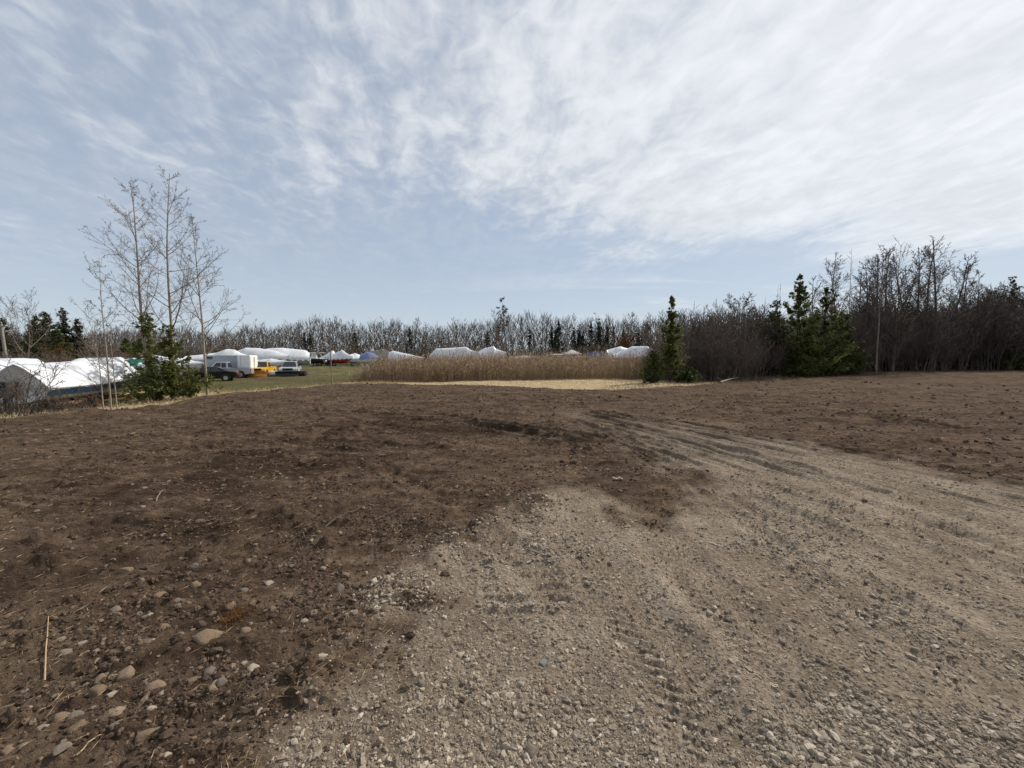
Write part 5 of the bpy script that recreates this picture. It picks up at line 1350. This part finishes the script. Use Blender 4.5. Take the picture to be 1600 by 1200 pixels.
    bm = bmesh.new(); prism(bm, [(-1.2, 1.75), (-.9, 3.1), (.8, 3.15), (1.6, 2.4), (2.6, 1.8)], -.85, .85, lambda z: .15 * (z - 1.6)); bm_obj('cabin', bm, M['hull_white'], t, bevel=.05)
    bm = bmesh.new(); prism(bm, [(-.6, 2.35), (-.55, 2.95), (.7, 2.98), (1.1, 2.4)], -.86, .86, lambda z: .15 * (z - 1.6) - .01); bm_obj('cabin_window', bm, M['glass'], t)
    bm = bmesh.new(); box(bm, (0, 0, 1.72), (5.6, 2.3, .10)); bm_obj('deck', bm, M['hull_white'], t)
    bm = bmesh.new(); bar(bm, (-2.2, 1.0, 1.7), (-1.6, .9, 3.0), .04); bar(bm, (-2.2, -1.0, 1.7), (-1.6, -.9, 3.0), .04); box(bm, (-2.0, 0, 3.02), (2.0, 1.9, .08)); bm_obj('canopy', bm, M['hull_white'], t)
    trailer('long low trailer under the open cuddy boat', q, R(175), 6.6, 1.1, .5, axles=2)
    q = g(526, 94)
    boat('white wrapped boat with a red hull at the left end of the reeds', q, R(-12), 8.0, 1.3, 1.1, .6, ((0, .25), (.40, 2.0), (.46, 1.2), (.72, 1.9), (.78, 1.5), (1, .2)), hull='hull_red', seed=23, skirt=.3); trailer('trailer under the red-hulled wrapped boat', q, R(-12), 7, 1.1, .5, axles=2)
    # boats behind the reeds
    for px, Y, rot, L, lab, rd, hl, wp, sd in (
        (556, 96, 30, 5.0, 'small white wrapped boat just above the left end of the reeds', ((0, .6), (.5, 1.2), (1, .1)), 'hull_white', 'wrap', 25),
        (578, 92, 8, 3.9, 'boat under a bright blue cover behind the reeds', ((0, .9), (.4, 1.5), (.7, 1.2), (1, .2)), 'hull_white', 'wrap_blue', 27),
        (592, 104, -5, 8.5, 'pale boat with a tan cabin cover behind the blue-covered boat', ((0, 1.0), (.3, 2.0), (.75, 2.1), (1, .4)), 'hull_grey', 'tan_wall', 28),
        (636, 84, -8, 7.2, 'wrapped boat with a cover sloping down right behind the reeds', ((0, 1.5), (.08, 1.75), (.6, .9), (1, .05)), 'hull_white', 'wrap', 29),
        (709, 82, 3, 9.4, 'longest flat-topped wrapped boat behind the reeds', ((0, .9), (.12, 2.1), (.5, 2.2), (.78, 2.3), (.85, 1.7), (1, 1.1)), 'hull_white', 'wrap', 31),
        (766, 88, 2, 6.4, 'wrapped boat with a pitched cover right of the longest wrapped boat', ((0, 1.2), (.3, 2.2), (.62, 2.6), (.7, 2.0), (1, 1.1)), 'wrap_blue', 'wrap', 33),
        (818, 95, 0, 6.0, 'low white boat barely showing above the middle of the reeds', ((0, .2), (.5, .5), (1, .05)), 'hull_white', 'wrap', 35),
        (968, 84, 10, 6.0, 'greyish boat under a cover left of the large silvery wrap', ((0, 1.6), (.5, 2.3), (1, 1.3)), 'hull_grey', 'wrap', 36),
        (990, 78, -4, 8.0, 'large silvery wrapped boat at the right end of the reeds', ((0, .6), (.3, 1.6), (.45, 2.1), (.8, 2.0), (1, .9)), 'hull_grey', 'wrap', 37),
        (1072, 70, 0, 6.0, 'pale covered boat glimpsed through the slim cedar', ((0, .5), (.5, 1.0), (1, .2)), 'hull_grey', 'wrap', 39)):
        q = g(px, Y); boat(lab, q, R(rot), L, 1.3, 1.05, .7, rd, hull=hl, wrap=wp, seed=sd)
        trailer('trailer under the ' + lab.replace('boat under', 'boat with'), q, R(rot), L * .88, 1.1, .5)
    # market-style canopy, blue box trailer and machine beyond the reeds
    p = g(893, 95); t = thing('canopy_tent', 'white peaked canopy tent with dark open sides behind the reeds', 'tent', p, R(5))
    bm = bmesh.new(); n = 4; H0, H1 = 2.7, 3.7
    v = [bm.verts.new(c) for c in ((-1.9, -1.9, H0), (1.9, -1.9, H0), (1.9, 1.9, H0), (-1.9, 1.9, H0))]; a = bm.verts.new((0, 0, H1)); w = [bm.verts.new((c.co.x, c.co.y, H0 - .25)) for c in v]
    for i in range(4): bm.faces.new((v[i], v[(i + 1) % 4], a)); bm.faces.new((w[i], w[(i + 1) % 4], v[(i + 1) % 4], v[i]))
    bmesh.ops.solidify(bm, geom=bm.faces[:], thickness=.03); bm_obj('canopy', bm, M['white'], t)
    for x in (-1.8, 1.8):
        for y in (-1.8, 1.8):
            bm = bmesh.new(); bar(bm, (x, y, 0), (x, y, H0), .06, 8); bm_obj('pole', bm, M['white'], t)
    bm = bmesh.new(); box(bm, (0, 1.7, 1.25), (3.4, .08, 2.5)); bm_obj('back_curtain', bm, M['black'], t)
    p = g(875, 97); t = thing('shed', 'dark lean-to shed with a white roof edge left of the canopy tent', 'shed', p, 0)
    bm = bmesh.new(); box(bm, (0, 0, 1.2), (4.2, 2.6, 2.4)); bm_obj('wall', bm, M['black'], t); bm = bmesh.new(); box(bm, (0, -.1, 2.55), (4.6, 3.2, .16), Matrix.Rotation(.05, 3, 'X')); bm_obj('roof', bm, M['white'], t)
    bm = bmesh.new(); box(bm, (.9, -1.33, 1.0), (1.0, .06, 1.9)); bm_obj('door', bm, M['hull_grey'], t)
    p = g(910, 93); t = thing('utility_boat', 'low dark boat with a white rail between the tent and the blue trailer', 'boat', p, 0)
    bm = bmesh.new(); prism(bm, [(-2.2, .6), (-2.3, 1.6), (2.4, 1.9), (1.7, .6)], -.9, .9); bm_obj('hull', bm, M['hull_black'], t, bevel=.05); bm = bmesh.new(); box(bm, (-.3, -.92, 2.0), (3.4, .05, .22)); bm_obj('rail', bm, M['hull_white'], t)
    bm = bmesh.new(); box(bm, (0, 0, .32), (3.2, 1.2, .6)); bm_obj('cradle', bm, M['black'], t)
    p = g(929, 92); t = thing('box_trailer', 'blue-panelled box trailer with a pale corner post behind the reeds', 'trailer', p, R(10))
    bm = bmesh.new(); box(bm, (0, 0, 1.9), (2.3, 4.0, 2.4)); bm_obj('box_body', bm, M['bluebox'], t, bevel=.03)
    for s in (-1, 1):
        bm = bmesh.new(); box(bm, (s * 1.14, -2.0, 1.9), (.16, .16, 2.46)); bm_obj('corner_post', bm, M['greypanel'], t)
        wheel(t, s * .98, .5, .4, .4, .22, s); 
    bm = bmesh.new(); box(bm, (0, -2.02, 1.9), (.04, .05, 2.3)); bm_obj('door_seam', bm, M['black'], t); bm = bmesh.new(); box(bm, (0, 0, .62), (2.0, 3.8, .18)); bm_obj('chassis', bm, M['black'], t)
    p = g(899, 90); t = thing('boom_lift', 'small orange lifting machine in front of the canopy tent', 'machine', p, R(70))
    bm = bmesh.new(); box(bm, (0, 0, .75), (1.7, 1.0, .6)); bm_obj('base', bm, M['orange'], t, bevel=.05)
    bm = bmesh.new(); bar(bm, (-.5, 0, 1.0), (.1, 0, 2.5), .14, 8); bar(bm, (.1, 0, 2.5), (.8, 0, 1.6), .10, 8); bm_obj('boom', bm, M['orange'], t)
    for x in (-.6, .6):
        for s in (-1, 1): wheel(t, x, s * .5, .32, .32, .2, s)
    # utility pole and shed roof at the left
    p = g(13, 41); t = thing('utility_pole', 'leaning weathered utility pole at the left edge behind the boats', 'pole', p); h = H_at(9, 506, 41)
    bm = bmesh.new(); bar(bm, (.12, 0, -.3), (-.25, 0, h), .16, 10, .11); bm_obj('shaft', bm, M['wood_pole'], t)
    bm = bmesh.new(); bar(bm, (-.42, -.1, h - 1.3), (-.42, -.1, h - .7), .17, 10); bm_obj('transformer', bm, M['galv'], t)
    bm = bmesh.new(); box(bm, (-.22, 0, h - .25), (1.5, .1, .1)); bm_obj('crossarm', bm, M['wood_pole'], t)
    p = g(207, 58); t = thing('shed', 'small shed with a brown roof behind the green-tarped boat', 'shed', p, R(10)); hr = row_z(551, 58) - p.z
    bm = bmesh.new(); box(bm, (0, 0, (hr - .5) / 2), (3.8, 3, hr - .5)); bm_obj('wall', bm, M['tan_wall'], t)
    bm = bmesh.new(); prism(bm, [(-2.2, hr - .55), (-1.5, hr), (1.5, hr), (2.2, hr - .55)], -1.8, 1.8, lambda z: max(0, z - hr + .55) * .6); bm_obj('roof', bm, M['roof_brown'], t)
    bm = bmesh.new(); box(bm, (-.6, -1.51, 1.0), (.9, .06, 2.0)); bm_obj('door', bm, M['wood_pole'], t)
    # grey jugs beside the ploughs
    for px, lab, mt in ((430, 'pale drum lying between the two plough trucks', 'hull_white'), (473, 'dark tyre-like drum right of the pale grey pickup', 'rubber')):
        p = g(px, 49); bm = bmesh.new(); bar(bm, (-.45, 0, .34), (.45, 0, .34), .33, 16); bar(bm, (-.5, 0, .34), (.5, 0, .34), .10, 10); bmesh.ops.translate(bm, verts=bm.verts[:], vec=p)
        tag(bm_obj('drum', bm, M[mt], bevel=.02), lab, 'drum')
yard()
